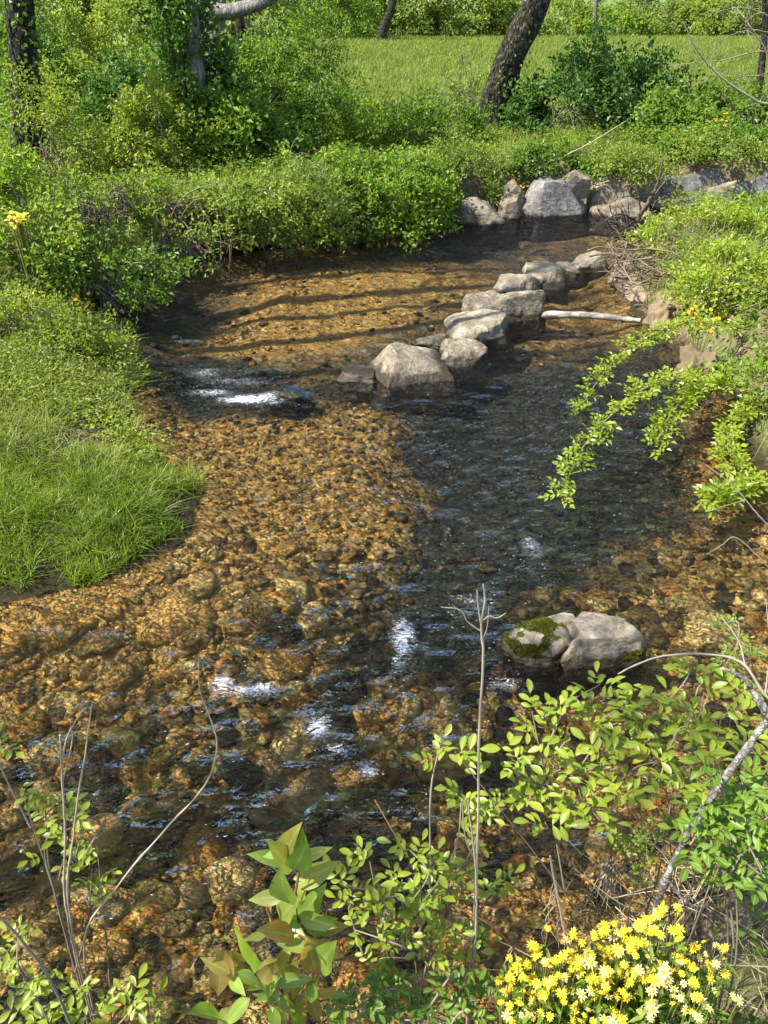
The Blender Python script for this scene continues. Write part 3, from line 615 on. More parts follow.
# ------------------------------------------------------------------ shrubs
def shrub(seed, box, mat, label, group=None, base=None, y=None, leaf=.04, dens=1.0, name='shrub', cat='shrub', dr=.8, sticks=24,
          stick_mat='twig', up=.5, droop=.25, shell=.62, spray=.22, bare=0, over=0.0, lumpy=.28, ratio=.6, dz=0.0, lps=22, zb=None):
    rng = np.random.default_rng(seed); leaf = leaf * 1.22
    x0, y0, x1, y1 = box; xc = (x0 + x1) / 2
    if y is None:
        hp = hit(xc, base or y1); W = (x1 - x0) * depth(hp) / FPX; yy = hp[1] + W * dr * (.35 if not over else .08)
    else: yy = y
    p = at_y(xc, y0, yy); d = depth(p); W = (x1 - x0) * d / FPX; D = W * dr
    z0 = gz(p[0], yy) + dz if zb is None else zb; H = max(.25, p[2] - z0)
    if y is not None and base: pass
    root = thing(name, label, cat, (p[0], yy, z0), group)
    rx, ry = W / 2, D / 2
    area = PI * (rx + ry) * H * .8 + PI * rx * ry
    ns = max(40, int(dens * area / (leaf * leaf * ratio * .5 * lps) * 2.3)); ns = min(ns, 2000)
    # lumpy dome, sprays thrown out from it
    th = rng.uniform(0, 2 * PI, ns); u = rng.uniform(0.02, 1, ns) ** .8
    lx = [(rng.uniform(1, 3.4), rng.uniform(0, 6.28), rng.uniform(0, 4), rng.uniform(.5, 1)) for _ in range(5)]
    lump = 1 + lumpy * sum(a * np.sin(np.round(k) * th + ph + q * u * 2) for k, ph, q, a in lx) / 2.2
    rad = np.sqrt(np.clip(1 - u ** 2.4, .02, 1)) * lump
    rr = shell + (1.03 - shell) * rng.random(ns) ** .6
    O = np.stack([np.cos(th) * rx * rad, np.sin(th) * ry * rad, H * u * (.9 + .18 * (lump - 1) / lumpy)], 1)
    O[:, 2] *= 1 - .10 * rng.random(ns)
    C = O * np.stack([rr, rr, .25 * u + rr * (1 - .25 * u)], 1)
    C[:, 2] = np.maximum(C[:, 2], .03)
    fq = 2.6 / max(.5, min(W, 2.2))
    cn = np.array([mnoise.noise(Vector(c_ * fq + seed)) for c_ in C]); kp = cn > -.02 - .22 * (rng.random(ns) < .3); th, u, O, C = th[kp], u[kp], O[kp], C[kp]; ns = len(C)
    outw = norm(O / np.array([rx, ry, H]) ** 1.0 * [1, 1, .6])
    d0 = norm(outw * .8 + np.array([0, 0, up]) + rng.normal(size=(ns, 3)) * .45)
    sl = spray * rng.uniform(.5, 1.5, ns)
    mb = MB(); n = ns * lps
    s = np.tile(np.linspace(.05, 1, lps), (ns, 1)) + rng.normal(size=(ns, lps)) * .03
    P = C[:, None, :] + d0[:, None, :] * (s * sl[:, None])[..., None]
    P[..., 2] -= droop * s ** 2 * sl[:, None]
    P += rng.normal(size=P.shape) * (leaf * .75)
    if over:                                  # the mass leans out over the water
        P[..., 1] -= over * np.clip(P[..., 2] / H, 0, 1) ** 1.2 * np.clip(.3 - P[..., 1] / ry, 0, 1)
    P[..., 2] = np.maximum(P[..., 2], .02 - z0 * (zb is not None) * 0 if zb is None else .04 - z0 + .13 * np.abs(np.sin(C[:, :1] * 5 + seed)) * rng.random((ns, 1)))
    Dl = norm(d0[:, None, :] * .5 + rng.normal(size=P.shape) * .75)
    Nl = norm(outw[:, None, :] * .35 + np.array([-.25, -.15, .75]) + rng.normal(size=P.shape) * .45)
    L = leaf * rng.uniform(.6, 1.35, n)
    leaves(mb, P.reshape(-1, 3), Dl.reshape(-1, 3), Nl.reshape(-1, 3), L, L * ratio)
    mb.obj('foliage', M[mat], root, smooth=False)
    if sticks:
        sb = MB()
        for k in range(sticks):
            a = rng.uniform(0, 2 * PI); r0 = rng.random() ** .5 * .55
            b0 = np.array([math.cos(a) * rx * r0, math.sin(a) * ry * r0, -.05])
            e = C[rng.integers(ns)] + d0[rng.integers(ns)] * 0
            mid = (b0 + e) / 2 + np.array([0, 0, H * .22]) + rng.normal(size=3) * .08 * W * .3
            tube(sb, spline([b0, mid, e], 8) + rng.normal(size=(8, 3)) * .008, .006 + .004 * H, .003, 4)
        for k in range(bare):
            e = C[rng.integers(ns)]; q = norm(e / np.array([rx, ry, H]) * .6 + rng.normal(size=3) * .7 + [0, 0, .25])
            ln = rng.uniform(.3, .7) * min(1.0, W * .5)
            tube(sb, spline([e * .7, e + q * ln * .3, e + q * ln * .8 - [0, 0, ln * .12]], 7) + rng.normal(size=(7, 3)) * .01, .006, .002, 4)
        sb.obj('branches', M[stick_mat], root)
    return root

GF = 'shrubs along the far bank'; GL = 'shrubs crowding the left bank'; GM = 'shrubs at the far edge of the meadow'; GR = 'shrubs on the right bank'
# far bank, behind the boulders
shrub(101, (506, 62, 640, 148), 'leaf_dark', 'big dark green shrub just right of the leaning trunk, above the boulders', GF, y=16.2, leaf=.075, dens=1.2, sticks=30, bare=6, lumpy=.22)
shrub(102, (566, 44, 690, 140), 'leaf_dark', 'dark green shrub with sprigs arching up into the meadow, right of the big dark one', GF, y=17.2, leaf=.07, dens=.8, lumpy=.4, bare=8, spray=.4)
shrub(103, (630, 92, 724, 152), 'leaf_mid', 'mid green low shrub under the bare sapling, far bank', GF, y=15.6, leaf=.06, dens=1.0)
shrub(104, (700, 88, 800, 156), 'leaf_mid', 'mid green shrub at the right edge of the photo above the grey boulder', GF, y=15.2, leaf=.06, dens=1.0, bare=4)
shrub(105, (392, 98, 492, 172), 'leaf_mid', 'loose green shrub just left of the leaning trunk, over the tan boulders', GF, y=15.2, leaf=.06, dens=.8, lumpy=.35, spray=.35, bare=8)
shrub(106, (424, 50, 500, 130), 'leaf_olive', 'thin olive bush with fine twigs climbing behind the leaning trunk', GF, y=18.5, leaf=.055, dens=.16, lumpy=.45, spray=.5, bare=16, sticks=40, shell=.3)
shrub(107, (420, 142, 500, 196), 'leaf_olive', 'olive weeds tumbling down the bank above the rounded tan boulder', GF, leaf=.045, dens=1.0, sticks=10, y=13.0, zb=0.25)
shrub(108, (515, 145, 590, 180), 'leaf_mid', 'small leafy clump above the big blue-grey boulder', GF, leaf=.045, dens=1, sticks=8, y=13.45, zb=0.5)
shrub(109, (588, 150, 662, 184), 'leaf_olive', 'olive tuft hanging above the tan angular boulder', GF, leaf=.04, dens=1, sticks=8, y=13.4, zb=0.45)
shrub(110, (655, 140, 790, 168), 'leaf_olive', 'low brownish-green weeds on top of the grey boulders', GF, leaf=.045, dens=1, sticks=10, dr=.5, y=14.1, zb=.66)
# left bank, near the water, left to right
shrub(120, (286, 146, 456, 268), 'leaf_bright', 'rounded bright green bush spilling over the water at the bend', GL, y=12.0, leaf=.05, dens=1.35, dr=.95, over=0.55, lumpy=.16, droop=.6, up=.15, zb=0.12)
shrub(121, (190, 152, 356, 286), 'leaf_olive', 'olive brambles overhanging the dark hollow in the left bank', GL, y=11.0, leaf=0.05, dens=0.85, over=0.6, bare=44, sticks=40, droop=.5, up=.2, zb=0.14)
shrub(122, (100, 150, 250, 308), 'leaf_olive', 'straggly yellow-green brambles full of dead stems left of the dark hollow', GL, y=10.1, leaf=0.05, dens=0.8, over=0.55, bare=60, sticks=50, droop=.4, lumpy=.3, zb=0.14)
shrub(123, (-16, 184, 132, 338), 'leaf_olive', 'tangled brambles with a small yellow flower head at the left edge', GL, y=8.4, leaf=0.047, dens=0.75, over=0.4, bare=60, sticks=50, lumpy=.3, zb=0.12)
shrub(124, (-60, 150, 60, 320), 'leaf_bright', 'green thicket below the ivy-wrapped trunk at the left edge', GL, y=9.4, leaf=0.052, dens=0.75, bare=24, lumpy=.35, zb=0.3)
shrub(125, (34, 228, 150, 350), 'leaf_mid', 'dark stemmed bush at the water with orange flowers at its foot', GL, y=8.0, leaf=0.044, dens=0.75, over=0.4, bare=26, sticks=40, stick_mat='twig_grey', zb=0.1)
# left bank, middle
shrub(130, (92, 76, 200, 190), 'leaf_yellow', 'yellow-green bush lit brightly in front of the ivy column', GL, y=12.6, leaf=.05, dens=.8, lumpy=.35, bare=18)
shrub(131, (160, 76, 292, 200), 'leaf_mid', 'green bush with broad leaves below the bent grey limb', GL, y=13.4, leaf=.075, dens=1, lumpy=.3)
shrub(132, (246, 80, 346, 190), 'leaf_mid', 'bushy green shrub behind the rounded bright bush', GL, y=14.4, leaf=.055, dens=1, lumpy=.35, bare=14)
shrub(133, (312, 100, 412, 172), 'leaf_bright', 'light airy shrub at the left end of the meadow, above the bend', GL, y=15.0, leaf=.05, dens=.6, lumpy=.45, spray=.4, shell=.45, bare=8)
shrub(134, (60, 56, 190, 170), 'leaf_dark', 'dark green shrub in the shade between the left trunks', GL, y=14.2, leaf=.06, dens=.9, lumpy=.3)
shrub(135, (-20, 60, 90, 200), 'leaf_yellow', 'yellowish twiggy bush in front of the ivy-wrapped trunk', GL, y=11.6, leaf=.045, dens=.55, lumpy=.4, shell=.4, bare=26, spray=.4)
shrub(136, (186, 30, 310, 130), 'leaf_mid', 'fresh green bush under the bent grey limb', GL, y=17.0, leaf=.06, dens=.8, lumpy=.35)
shrub(137, (276, 0, 350, 110), 'leaf_bright', 'tall feathery green bush left of the meadow', GL, y=18.5, leaf=.06, dens=.5, lumpy=.4, spray=.55, shell=.4, bare=8)
shrub(138, (40, -20, 140, 84), 'leaf_yellow', 'sunlit pale bush between the ivy-wrapped trunk and the ivy column', GL, y=17.5, leaf=.06, dens=.6, lumpy=.35)
shrub(139, (-40, -30, 60, 90), 'leaf_mid', 'green bush behind the ivy-wrapped trunk at the top left corner', GL, y=17, leaf=.06, dens=.7, lumpy=.3)
# the ivy column: a trunk clothed in dark leaves
t = shrub(140, (140, -70, 216, 150), 'leaf_dark', 'tall column of dark ivy over a hidden trunk, upper left', None, y=13.6, leaf=.07, dens=1.1, name='ivy_column', cat='ivy', lumpy=.25, sticks=20)
tb = MB(); tube(tb, [(0, 0, -.1), (.05, 0, 1.5), (0, .05, 3.2), (.1, 0, 5.5)], .16, .09, 8); tb.obj('trunk', M['bark_grey'], t)
# front left: rose shrub with sprays over the water
shrub(141, (-20, 330, 112, 420), 'leaf_yellow', 'yellow-green rose bush on the grassy point, beside the riffle', GL, y=6.5, leaf=.032, dens=.9, bare=20, sticks=30, lumpy=.3, droop=.1)
# right bank
shrub(150, (644, 216, 800, 290), 'leaf_rose', 'bright lime shrub on top of the right bank behind the driftwood', GR, y=9.6, leaf=.038, dens=0.6, bare=20, lumpy=.22, droop=.5, up=.2)
shrub(154, (690, 246, 772, 312), 'leaf_rose', 'small lime clump above the bare earth lump, right bank', GR, leaf=.036, dens=.6, lumpy=.35, bare=14)
shrub(156, (668, 152, 752, 174), 'leaf_olive', 'low olive weeds right over the grey boulders at the right', GF, leaf=.045, dens=1.1, sticks=8, dr=.6, base=171)
shrub(155, (664, 150, 760, 178), 'leaf_mid', 'green weeds on the rise behind the grey boulders at the right', GF, leaf=.05, dens=1, sticks=8, dr=.6, y=14.4, zb=.78)
shrub(151, (715, 206, 830, 330), 'leaf_bright', 'green shrub cut by the right edge, beyond the lime one', GR, y=10.4, leaf=.045, dens=0.7, bare=20)
shrub(152, (712, 306, 810, 400), 'leaf_rose', 'lime green bramble over the brown earth of the right bank', GR, y=7.0, leaf=.034, dens=0.55, bare=20, lumpy=.35)
shrub(153, (732, 380, 840, 500), 'leaf_bright', 'bright leafy bramble at the right edge, below the arching canes', GR, y=5.4, leaf=.034, dens=0.55, bare=20, lumpy=.3, over=.2)

# ------------------------------------------------------------------ trees
def crown(mb, rng, centers, n, r, leaf, lps=16):
    c = centers[rng.integers(0, len(centers), n)] + rng.normal(size=(n, 3)) * r
    d = norm(rng.normal(size=(n, 3)))
    P = (c[:, None, :] + d[:, None, :] * (rng.random((n, lps)) * .5)[..., None] + rng.normal(size=(n, lps, 3)) * .08).reshape(-1, 3)
    k = len(P); L = leaf * rng.uniform(.6, 1.3, k)
    leaves(mb, P, rng.normal(size=(k, 3)), norm(rng.normal(size=(k, 3)) * .6 + [0, 0, 1]), L, L * .65)
def tree(seed, path, r0, r1, bark, label, leafmat='leaf_bright', group=None, limbs=7, ll=2.2, leaf=.10, nl=200, first=.5, name='tree', roots=True, ivy=0, extra=()):
    """path: world points of the trunk axis, the first on the ground"""
    rng = np.random.default_rng(seed); path = np.asarray(path, float); o = path[0].copy()
    root = thing(name, label, 'tree', o, group); pl = spline(path - o, 26)
    tb = MB(); rr = np.linspace(r0, r1, 26); rr[0] *= 1.35; rr[1] *= 1.12
    tube(tb, pl, rr, None if False else [0], 14, .05, rng)
    for k in range(5 if roots else 0):
        a = k * 1.26 + rng.random(); q = np.array([math.cos(a), math.sin(a), 0])
        tube(tb, [q * r0 * .5 + [0, 0, r0 * .8], q * r0 * 1.3 + [0, 0, .05], q * r0 * 2.2 - [0, 0, .15]], r0 * .35, r0 * .12, 6)
    tb.obj('trunk', M[bark], root)
    tips = []; lb = MB()
    for k in range(limbs):
        i = int(26 * (first + (1 - first) * (k + .5) / limbs)); i = min(i, 25)
        a = k * 2.4 + rng.random(); q = np.array([math.cos(a), math.sin(a), .55 + .5 * rng.random()]); q = norm(q)
        L = ll * rng.uniform(.7, 1.2); b0 = pl[i]
        pts = spline([b0, b0 + q * L * .4 + rng.normal(size=3) * .1, b0 + q * L + [0, 0, L * .15]], 9)
        tube(lb, pts, rr[i] * .5, .015, 6, .05, rng)
        for s in range(5):
            j = 3 + s; e = norm(q + rng.normal(size=3) * .7) * L * rng.uniform(.25, .5)
            tube(lb, spline([pts[j], pts[j] + e * .5 + rng.normal(size=3) * .05, pts[j] + e], 6), .02, .006, 4)
            tips += [pts[j] + e, pts[j] + e * .5]
    for pts, a, b_ in extra:
        tube(lb, spline(np.asarray(pts, float) - o, 18), a, b_, 10, .06, rng); tips.append(np.asarray(pts[-1], float) - o)
    if lb.n: lb.obj('limbs', M[bark], root)
    if nl:
        cb = MB(); crown(cb, rng, np.array(tips), nl, ll * .22, leaf); cb.obj('crown', M[leafmat], root, smooth=False)
    if ivy:
        ib = MB(); u = rng.random(ivy) ** 1.3; ii = (u * 25).astype(int); a = rng.uniform(0, 2 * PI, ivy)
        P = pl[ii] + np.stack([np.cos(a), np.sin(a), 0 * a], 1) * (rr[ii] * rng.uniform(.95, 1.5, ivy))[:, None] + rng.normal(size=(ivy, 3)) * .05
        leaves(ib, P, norm(rng.normal(size=(ivy, 3)) - [0, 0, .5]), norm(np.stack([np.cos(a), np.sin(a), .4 + 0 * a], 1) + rng.normal(size=(ivy, 3)) * .4), .07, .05)
        ib.obj('ivy', M['leaf_mid'], root, smooth=False)
    return root
def base_at(px, py, y):
    p = at_y(px, py, y); return np.array([p[0], y, gz(p[0], y)])
b0 = base_at(490, 128, 16.6)
tree(201, [b0, at_y(497, 100, 16.6), at_y(510, 58, 16.5), at_y(535, 6, 16.4), at_y(552, -50, 16.3), at_y(570, -150, 16.2), at_y(580, -230, 16.2)],   .30, .18, 'bark_dark',
     'leaning dark trunk with flaking bark on the far bank, right of centre', 'leaf_bright', limbs=9, ll=2.6, nl=168, first=.62, ivy=500)
b0 = base_at(25, 190, 12.4)
tree(202, [b0, at_y(28, 130, 12.4), at_y(22, 40, 12.4), at_y(18, -60, 12.4), at_y(26, -260, 12.4), at_y(20, -420, 12.4)], .23, .12, 'bark_dark',
     'thick dark trunk hung with vines at the left edge', 'leaf_yellow', limbs=12, ll=2.6, nl=104, first=.5, ivy=1900,
     extra=[([at_y(8, 20, 12), at_y(14, 60, 11.8), at_y(34, 110, 11.7), at_y(30, 170, 11.7)], .03, .015)])
b0 = base_at(214, 60, 18.5)
tree(203, [b0, at_y(215, 30, 18.5), at_y(217, -10, 18.5), at_y(212, -120, 18.5), at_y(220, -280, 18.5)], .24, .1, 'bark_pale',
     'grey trunk with a thick limb bending out to the right, top left', 'leaf_bright', limbs=8, ll=2.4, nl=120, first=.65,
     extra=[([at_y(208, 9, 18.4), at_y(226, 12, 18.2), at_y(246, 8, 18), at_y(266, 1, 17.8), at_y(290, -16, 17.7), at_y(330, -50, 17.6)], .15, .08)])
b0 = base_at(241, 60, 19.5)
tree(204, [b0, at_y(241, 30, 19.5), at_y(239, -20, 19.5), at_y(243, -200, 19.5)], .12, .06, 'bark_dark', 'slim dark trunk just right of the limbed grey trunk', 'leaf_bright', limbs=5, ll=1.8, nl=80, first=.7)
b0 = base_at(380, 50, 58)
tree(205, [b0, at_y(385, 25, 58), at_y(394, -5, 58), at_y(402, -90, 58)], .32, .2, 'bark_dark', 'dark slanting trunk at the left edge of the meadow, top centre', 'leaf_bright', limbs=6, ll=2.5, nl=104, first=.6)
b0 = base_at(766, 70, 21)
tree(206, [b0, at_y(765, 30, 21), at_y(764, -20, 21), at_y(766, -160, 21)], .085, .04, 'bark_dark', 'thin dark trunk at the right edge of the meadow', 'leaf_pale', limbs=6, ll=1.6, nl=24, first=.5, leaf=.06, roots=False)
for k, (px, y, r) in enumerate(((596, 68, .2), (576, 73, .16), (648, 71, .14))):
    b0 = base_at(px, 60, y)
    tree(210 + k, [b0, at_y(px - 1, 20, y), at_y(px + 2, -30, y), at_y(px, -130, y)], r, r * .5, 'bark_pale',
         ['pale grey trunk beyond the meadow, tallest of three', 'second pale trunk beyond the meadow, left of the tallest', 'thin pale trunk beyond the meadow, farther right'][k], 'leaf_pale',
         'pale trunks beyond the meadow', limbs=6, ll=2.2, nl=64, first=.45, leaf=.14, roots=False)
# trees just outside the frame on the left whose bare boughs stripe the water with shade
for k, (x, y, h, lean, r_) in enumerate(((-4.9, 5.75, 9.5, .3, .10), (-4.8, 6.75, 10, .1, .11), (-5.2, 7.3, 10, .4, .08), (-5.0, 7.85, 11, -.2, .13), (-5.6, 8.6, 10, .3, .09))):
    z = gz(x, y)
    tree(220 + k, [(x, y, z), (x + lean * .3, y, z + h * .4), (x + lean, y + .1, z + h * .8), (x + lean * 1.5, y, z + h)], r_, r_ * .5, 'bark_grey',
         ['slim grey tree nearest the grassy point, left bank', 'second slim grey tree from the grassy point, left bank', 'thinnest grey tree of the row on the left bank', 'stoutest grey tree of the row on the left bank', 'slim grey tree farthest from the grassy point, left bank'][k],
         'leaf_yellow', 'sparse trees on the left bank', limbs=5, ll=1.3, nl=10, first=.5, leaf=.07)
b0 = (-3.6, 1.1, gz(-3.6, 1.1))
tree(225, [b0, (-3.55, 1.15, 2.2), (-3.3, 1.3, 4.2), (-3.2, 1.3, 5.6)], .13, .05, 'bark_grey', 'young tree on the near bank to the left', 'leaf_bright', limbs=9, ll=1.5, nl=150, first=.45, leaf=.08)

# meadow's far edge and the woods behind
far = [(-330, 34, 70), (-60, 40, 70), (30, 36, 60), (110, 38, 62), (180, 36, 66), (250, 35, 66), (320, 36, 70), (352, 44, 80), (420, 42, 66), (462, 44, 70), (520, 43, 56), (560, 46, 56), (620, 44, 56), (664, 45, 52), (700, 44, 58), (742, 43, 60), (790, 44, 60), (850, 42, 64)]
desc = ['wide olive bush', 'grey-green bush', 'round pale bush', 'bright green bush', 'bushy pale shrub', 'shaggy green shrub', 'dense mid green shrub', 'tall dusky shrub', 'light green shrub', 'round green shrub',
        'small pale shrub', 'greyish twiggy shrub', 'bright small shrub', 'pale wide shrub', 'soft green shrub', 'broad pale shrub', 'yellow-green shrub', 'outermost pale shrub']
spot = ['beyond the left woods', 'behind the ivy-wrapped trunk', 'far behind the top left trunks', 'far behind the ivy column', 'seen between ivy column and limbed trunk', 'behind the bent grey limb', 'behind the tall feathery bush', 'behind the slanting dark trunk',
        'at the meadow edge right of the slanting trunk', 'at the meadow edge left of the leaning trunk', 'at the meadow edge just right of the leaning trunk', 'among the pale trunks past the meadow', 'past the meadow right of the pale trunks', 'past the meadow above the big dark shrub', 'past the meadow above the bare sapling', 'past the meadow at the upper right', 'past the meadow behind the thin dark trunk', 'past the meadow outside the right edge']
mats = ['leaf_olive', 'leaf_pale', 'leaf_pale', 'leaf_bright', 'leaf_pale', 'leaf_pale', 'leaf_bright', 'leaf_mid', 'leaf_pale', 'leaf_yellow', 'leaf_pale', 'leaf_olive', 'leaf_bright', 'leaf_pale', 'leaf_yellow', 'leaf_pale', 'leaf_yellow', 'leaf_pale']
far = [(a, b + (26 if a > 300 else 8), c) for a, b, c in far]
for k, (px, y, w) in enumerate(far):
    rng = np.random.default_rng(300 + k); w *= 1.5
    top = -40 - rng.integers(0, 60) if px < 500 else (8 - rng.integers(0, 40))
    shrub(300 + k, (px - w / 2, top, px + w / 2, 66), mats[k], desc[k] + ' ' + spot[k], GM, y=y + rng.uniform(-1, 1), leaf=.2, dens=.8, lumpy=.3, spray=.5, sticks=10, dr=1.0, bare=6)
rng = np.random.default_rng(9); mb = MB(); n = 5200
x = rng.uniform(-75, 75, n); y = rng.uniform(78, 96, n); top = 6 + 5 * fbm(x, x * 0, .13, 3, 2) * 1.6
zb = ground_z(x, y); c = np.stack([x, y, zb + rng.random(n) ** .8 * top], 1)
P = (c[:, None, :] + rng.normal(size=(n, 12, 3)) * .45).reshape(-1, 3); k = len(P); L = .34 * rng.uniform(.6, 1.3, k)
leaves(mb, P, rng.normal(size=(k, 3)), norm(rng.normal(size=(k, 3)) * .6 + [0, -.3, 1]), L, L * .7)
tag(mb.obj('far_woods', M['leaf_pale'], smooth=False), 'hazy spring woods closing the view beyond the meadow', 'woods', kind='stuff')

# ------------------------------------------------------------------ grasses and low cover
rng = np.random.default_rng(21)
def scatter(n, x0, x1, y0, y1, f):
    x = rng.uniform(x0, x1, n); y = rng.uniform(y0, y1, n); z, sd, si = ground_z(x, y, True)
    ok = f(x, y, sd); return np.stack([x, y, z - .01], 1)[ok]
# meadow
P = np.concatenate([scatter(26000, -6, 14, 15.5, 26, lambda x, y, s: s > 1.0), scatter(30000, -10, 26, 26, 48, lambda x, y, s: s > 0), scatter(24000, -14, 44, 48, 78, lambda x, y, s: s > 0)])
mb = MB(); dd = P[:, 1] / 20
P = np.repeat(P, 3, 0) + rng.normal(size=(len(P) * 3, 3)) * [.08, .08, 0]; dd = np.repeat(dd, 3)
blades(mb, P, rng.uniform(.16, .36, len(P)), .5, .012 * dd + .006, rng)
tag(mb.obj('meadow_grass', M['grass_meadow'], smooth=False), 'tall pale green grass of the meadow behind the creek', 'grass', kind='stuff')
# lush grass of the point on the left
pt = lambda x, y, s: (s > .025 + .55 * (fbm(x, y, 3.2, 3, 27) - .42)) & (x < -.9) & ((y < 4.35 + .6 * fbm(x, y, 1.5, 2, 8)) | ((x > -1.75) & (y < 5.1) & (fbm(x, y, 2.5, 2, 18) > .36))) & (fbm(x, y, 2.0, 3, 5) > .42 - .3 * (y < 4.0))
P = scatter(70000, -4.2, -.9, 3.0, 5.4, pt); mb = MB()
cl = fbm(P[:, 0], P[:, 1], 3.2, 3, 6)
blades(mb, P, rng.uniform(.09, .20, len(P)) * (.25 + 1.3 * cl) * (1 - .45 * (fbm(P[:, 0], P[:, 1], 7, 2, 19) < .33)), .8, .006, rng, .7)
tag(mb.obj('lush_grass', M['grass_lush'], smooth=False), 'lush bright green grass on the low point at the left', 'grass', kind='stuff')
P = scatter(34000, -4.8, -1.0, 4.3, 7.2, lambda x, y, s: (s > 0) & (fbm(x, y, 2, 3, 7) > .36)); mb = MB()
blades(mb, P, rng.uniform(.1, .3, len(P)), .8, .007, rng, .7)
tag(mb.obj('bank_grass', M['grass_bank'], smooth=False), 'mixed green and straw grass behind the lush point', 'grass', kind='stuff')
# straggling weeds and dry grass on every bank
P = np.concatenate([scatter(16000, -7, 8, 12, 17, lambda x, y, s: (s > .15) & (fbm(x, y, 1.2, 3, 3) > .35)), scatter(16000, 1.6, 6, 4, 11, lambda x, y, s: (s > .12) & (fbm(x, y, 1.6, 3, 4) > .4)),
                    scatter(9000, -7, -1.2, 7, 13, lambda x, y, s: (s > .25))]); mb = MB()
blades(mb, P, rng.uniform(.1, .36, len(P)), .7, .010, rng, .6)
tag(mb.obj('bank_weeds', M['grass_bank'], smooth=False), 'rough weedy grass along the tops of the banks', 'grass', kind='stuff')
P = np.concatenate([scatter(5200, .55, 3, .3, 1.9, lambda x, y, s: (s > .02) & (fbm(x, y, 2.5, 3, 5) > .42)), scatter(6500, 1.8, 5, 5, 9.5, lambda x, y, s: (s > .1) & (fbm(x, y, 2, 3, 9) > .45)), scatter(3000, -4, -1.2, 4.2, 7, lambda x, y, s: (s > .1) & (fbm(x, y, 2, 3, 2) > .5))]); mb = MB()
blades(mb, P, rng.uniform(.1, .3, len(P)), 1.3, .005, rng, .9)
tag(mb.obj('dry_grass', M['grass_dry'], smooth=False), 'straw coloured dead grass lying on the banks', 'grass', kind='stuff')
def cover(name, mat, P, leaf, hmax, lps, label):
    n = len(P); c = P + np.stack([0 * P[:, 0], 0 * P[:, 0], rng.uniform(.03, hmax, n)], 1)
    Q = (c[:, None, :] + rng.normal(size=(n, lps, 3)) * [.06, .06, .035]).reshape(-1, 3); k = len(Q)
    L = leaf * rng.uniform(.6, 1.3, k); mb = MB()
    leaves(mb, Q, norm(rng.normal(size=(k, 3)) * [1, 1, .4]), norm(rng.normal(size=(k, 3)) * .5 + [0, 0, 1]), L, L * .62)
    tag(mb.obj(name, M[mat], smooth=False), label, 'ground cover', kind='stuff')
cover('weedy_ground_cover', 'leaf_bright', np.concatenate([scatter(6000, -8, 9, 12, 18, lambda x, y, s: (s > .3) & (fbm(x, y, .8, 3, 13) > .38)), scatter(3500, 2.0, 6, 4, 11, lambda x, y, s: (s > .25) & (fbm(x, y, 1.2, 3, 14) > .38)),
      scatter(5000, -9, -1.5, 7, 18, lambda x, y, s: s > .3)]), .045, .3, 12, 'low leafy weeds carpeting the banks')
cover('woodland_floor', 'leaf_mid', scatter(5000, -22, -2, 14, 36, lambda x, y, s: (s > 1) & (x < -2 - (y - 15) * .1)), .11, .8, 14, 'leafy undergrowth under the trees at the left')
cover('point_weeds', 'leaf_yellow', scatter(2600, -4.6, -1.2, 4.5, 7.4, lambda x, y, s: (s > .02) & (fbm(x, y, 1.8, 3, 15) > .36)), .032, .22, 12, 'small yellow-green weeds in the grass of the left point')
cover('near_weeds', 'leaf_deep', scatter(420, .75, 2.6, .5, 1.5, lambda x, y, s: (s > .1) & (fbm(x, y, 2.5, 3, 16) > .40)), .04, .12, 10, 'dark green leaves low on the near bank at right')

# ------------------------------------------------------------------ dead wood
def stick_thing(name, label, cat, lines, mat, sides=6, group=None, r=None, wob=0.0):
    """lines: (points, r0, r1); all one mesh standing at the first point"""
    o = np.asarray(lines[0][0][0], float); mb = MB(); q = np.random.default_rng(int(abs(o[0]) * 1000) + 3)
    for pts, a, b in lines:
        c_ = spline(np.asarray(pts, float) - o, 34); kk = np.linspace(a, b, 34) * (1 + .10 * q.normal(size=34)); kk[::7] *= 1.25
        c_[1:-1] += q.normal(size=(32, 3)) * a * .13
        tube(mb, c_, kk, [0], sides, wob, q)
    return tag(mb.obj(name, M[mat], loc=o), label, cat, group)
# pale log
a, b = on_z(541, 315, .03), on_z(640, 321, .035)
mb = MB(); n = 18; ax = spline([a, (a + b) / 2 + [0, .05, .01], b], n); q = np.random.default_rng(4)
tube(mb, ax - a,   .040 * (1 - .35 * np.linspace(0, 1, n)) + .002 * q.normal(size=n), [0], 12, .05, q)
tag(mb.obj('fallen_log', M['log_pale'], loc=a), 'pale bleached log lying across the shallows from weir to right bank', 'log')
# driftwood pile
q = np.random.default_rng(12); mb = MB(); c0 = on_z(652, 290, .0)
v, f = ico(4); mb.add(v * (1 + .3 * np.array([mnoise.fractal(Vector(p_ * 2), 1, 2, 5) for p_ in v]))[:, None] * [.5, .95, .22] + [.1, .1, .0], f)
for k in range(300):
    c = c0 + [np.clip(q.normal(), -1.7, 1.7) * .32 + .1, np.clip(q.normal(), -1.7, 1.7) * .6 + .1, abs(np.clip(q.normal(), -2, 2)) * .2 + .06]; dr = norm(q.normal(size=3) * [1, .8, .35]); L = q.uniform(.15, .6)
    tube(mb, spline([c - dr * L / 2 - c0, c + q.normal(size=3) * .05 - c0, c + dr * L / 2 - c0], 6), q.uniform(.005, .016), .003, 5)
tag(mb.obj('driftwood_pile', M['drift'], loc=c0), 'heap of brown sticks and flood debris on the right bank end', 'driftwood')
c = on_z(628, 236, .0)
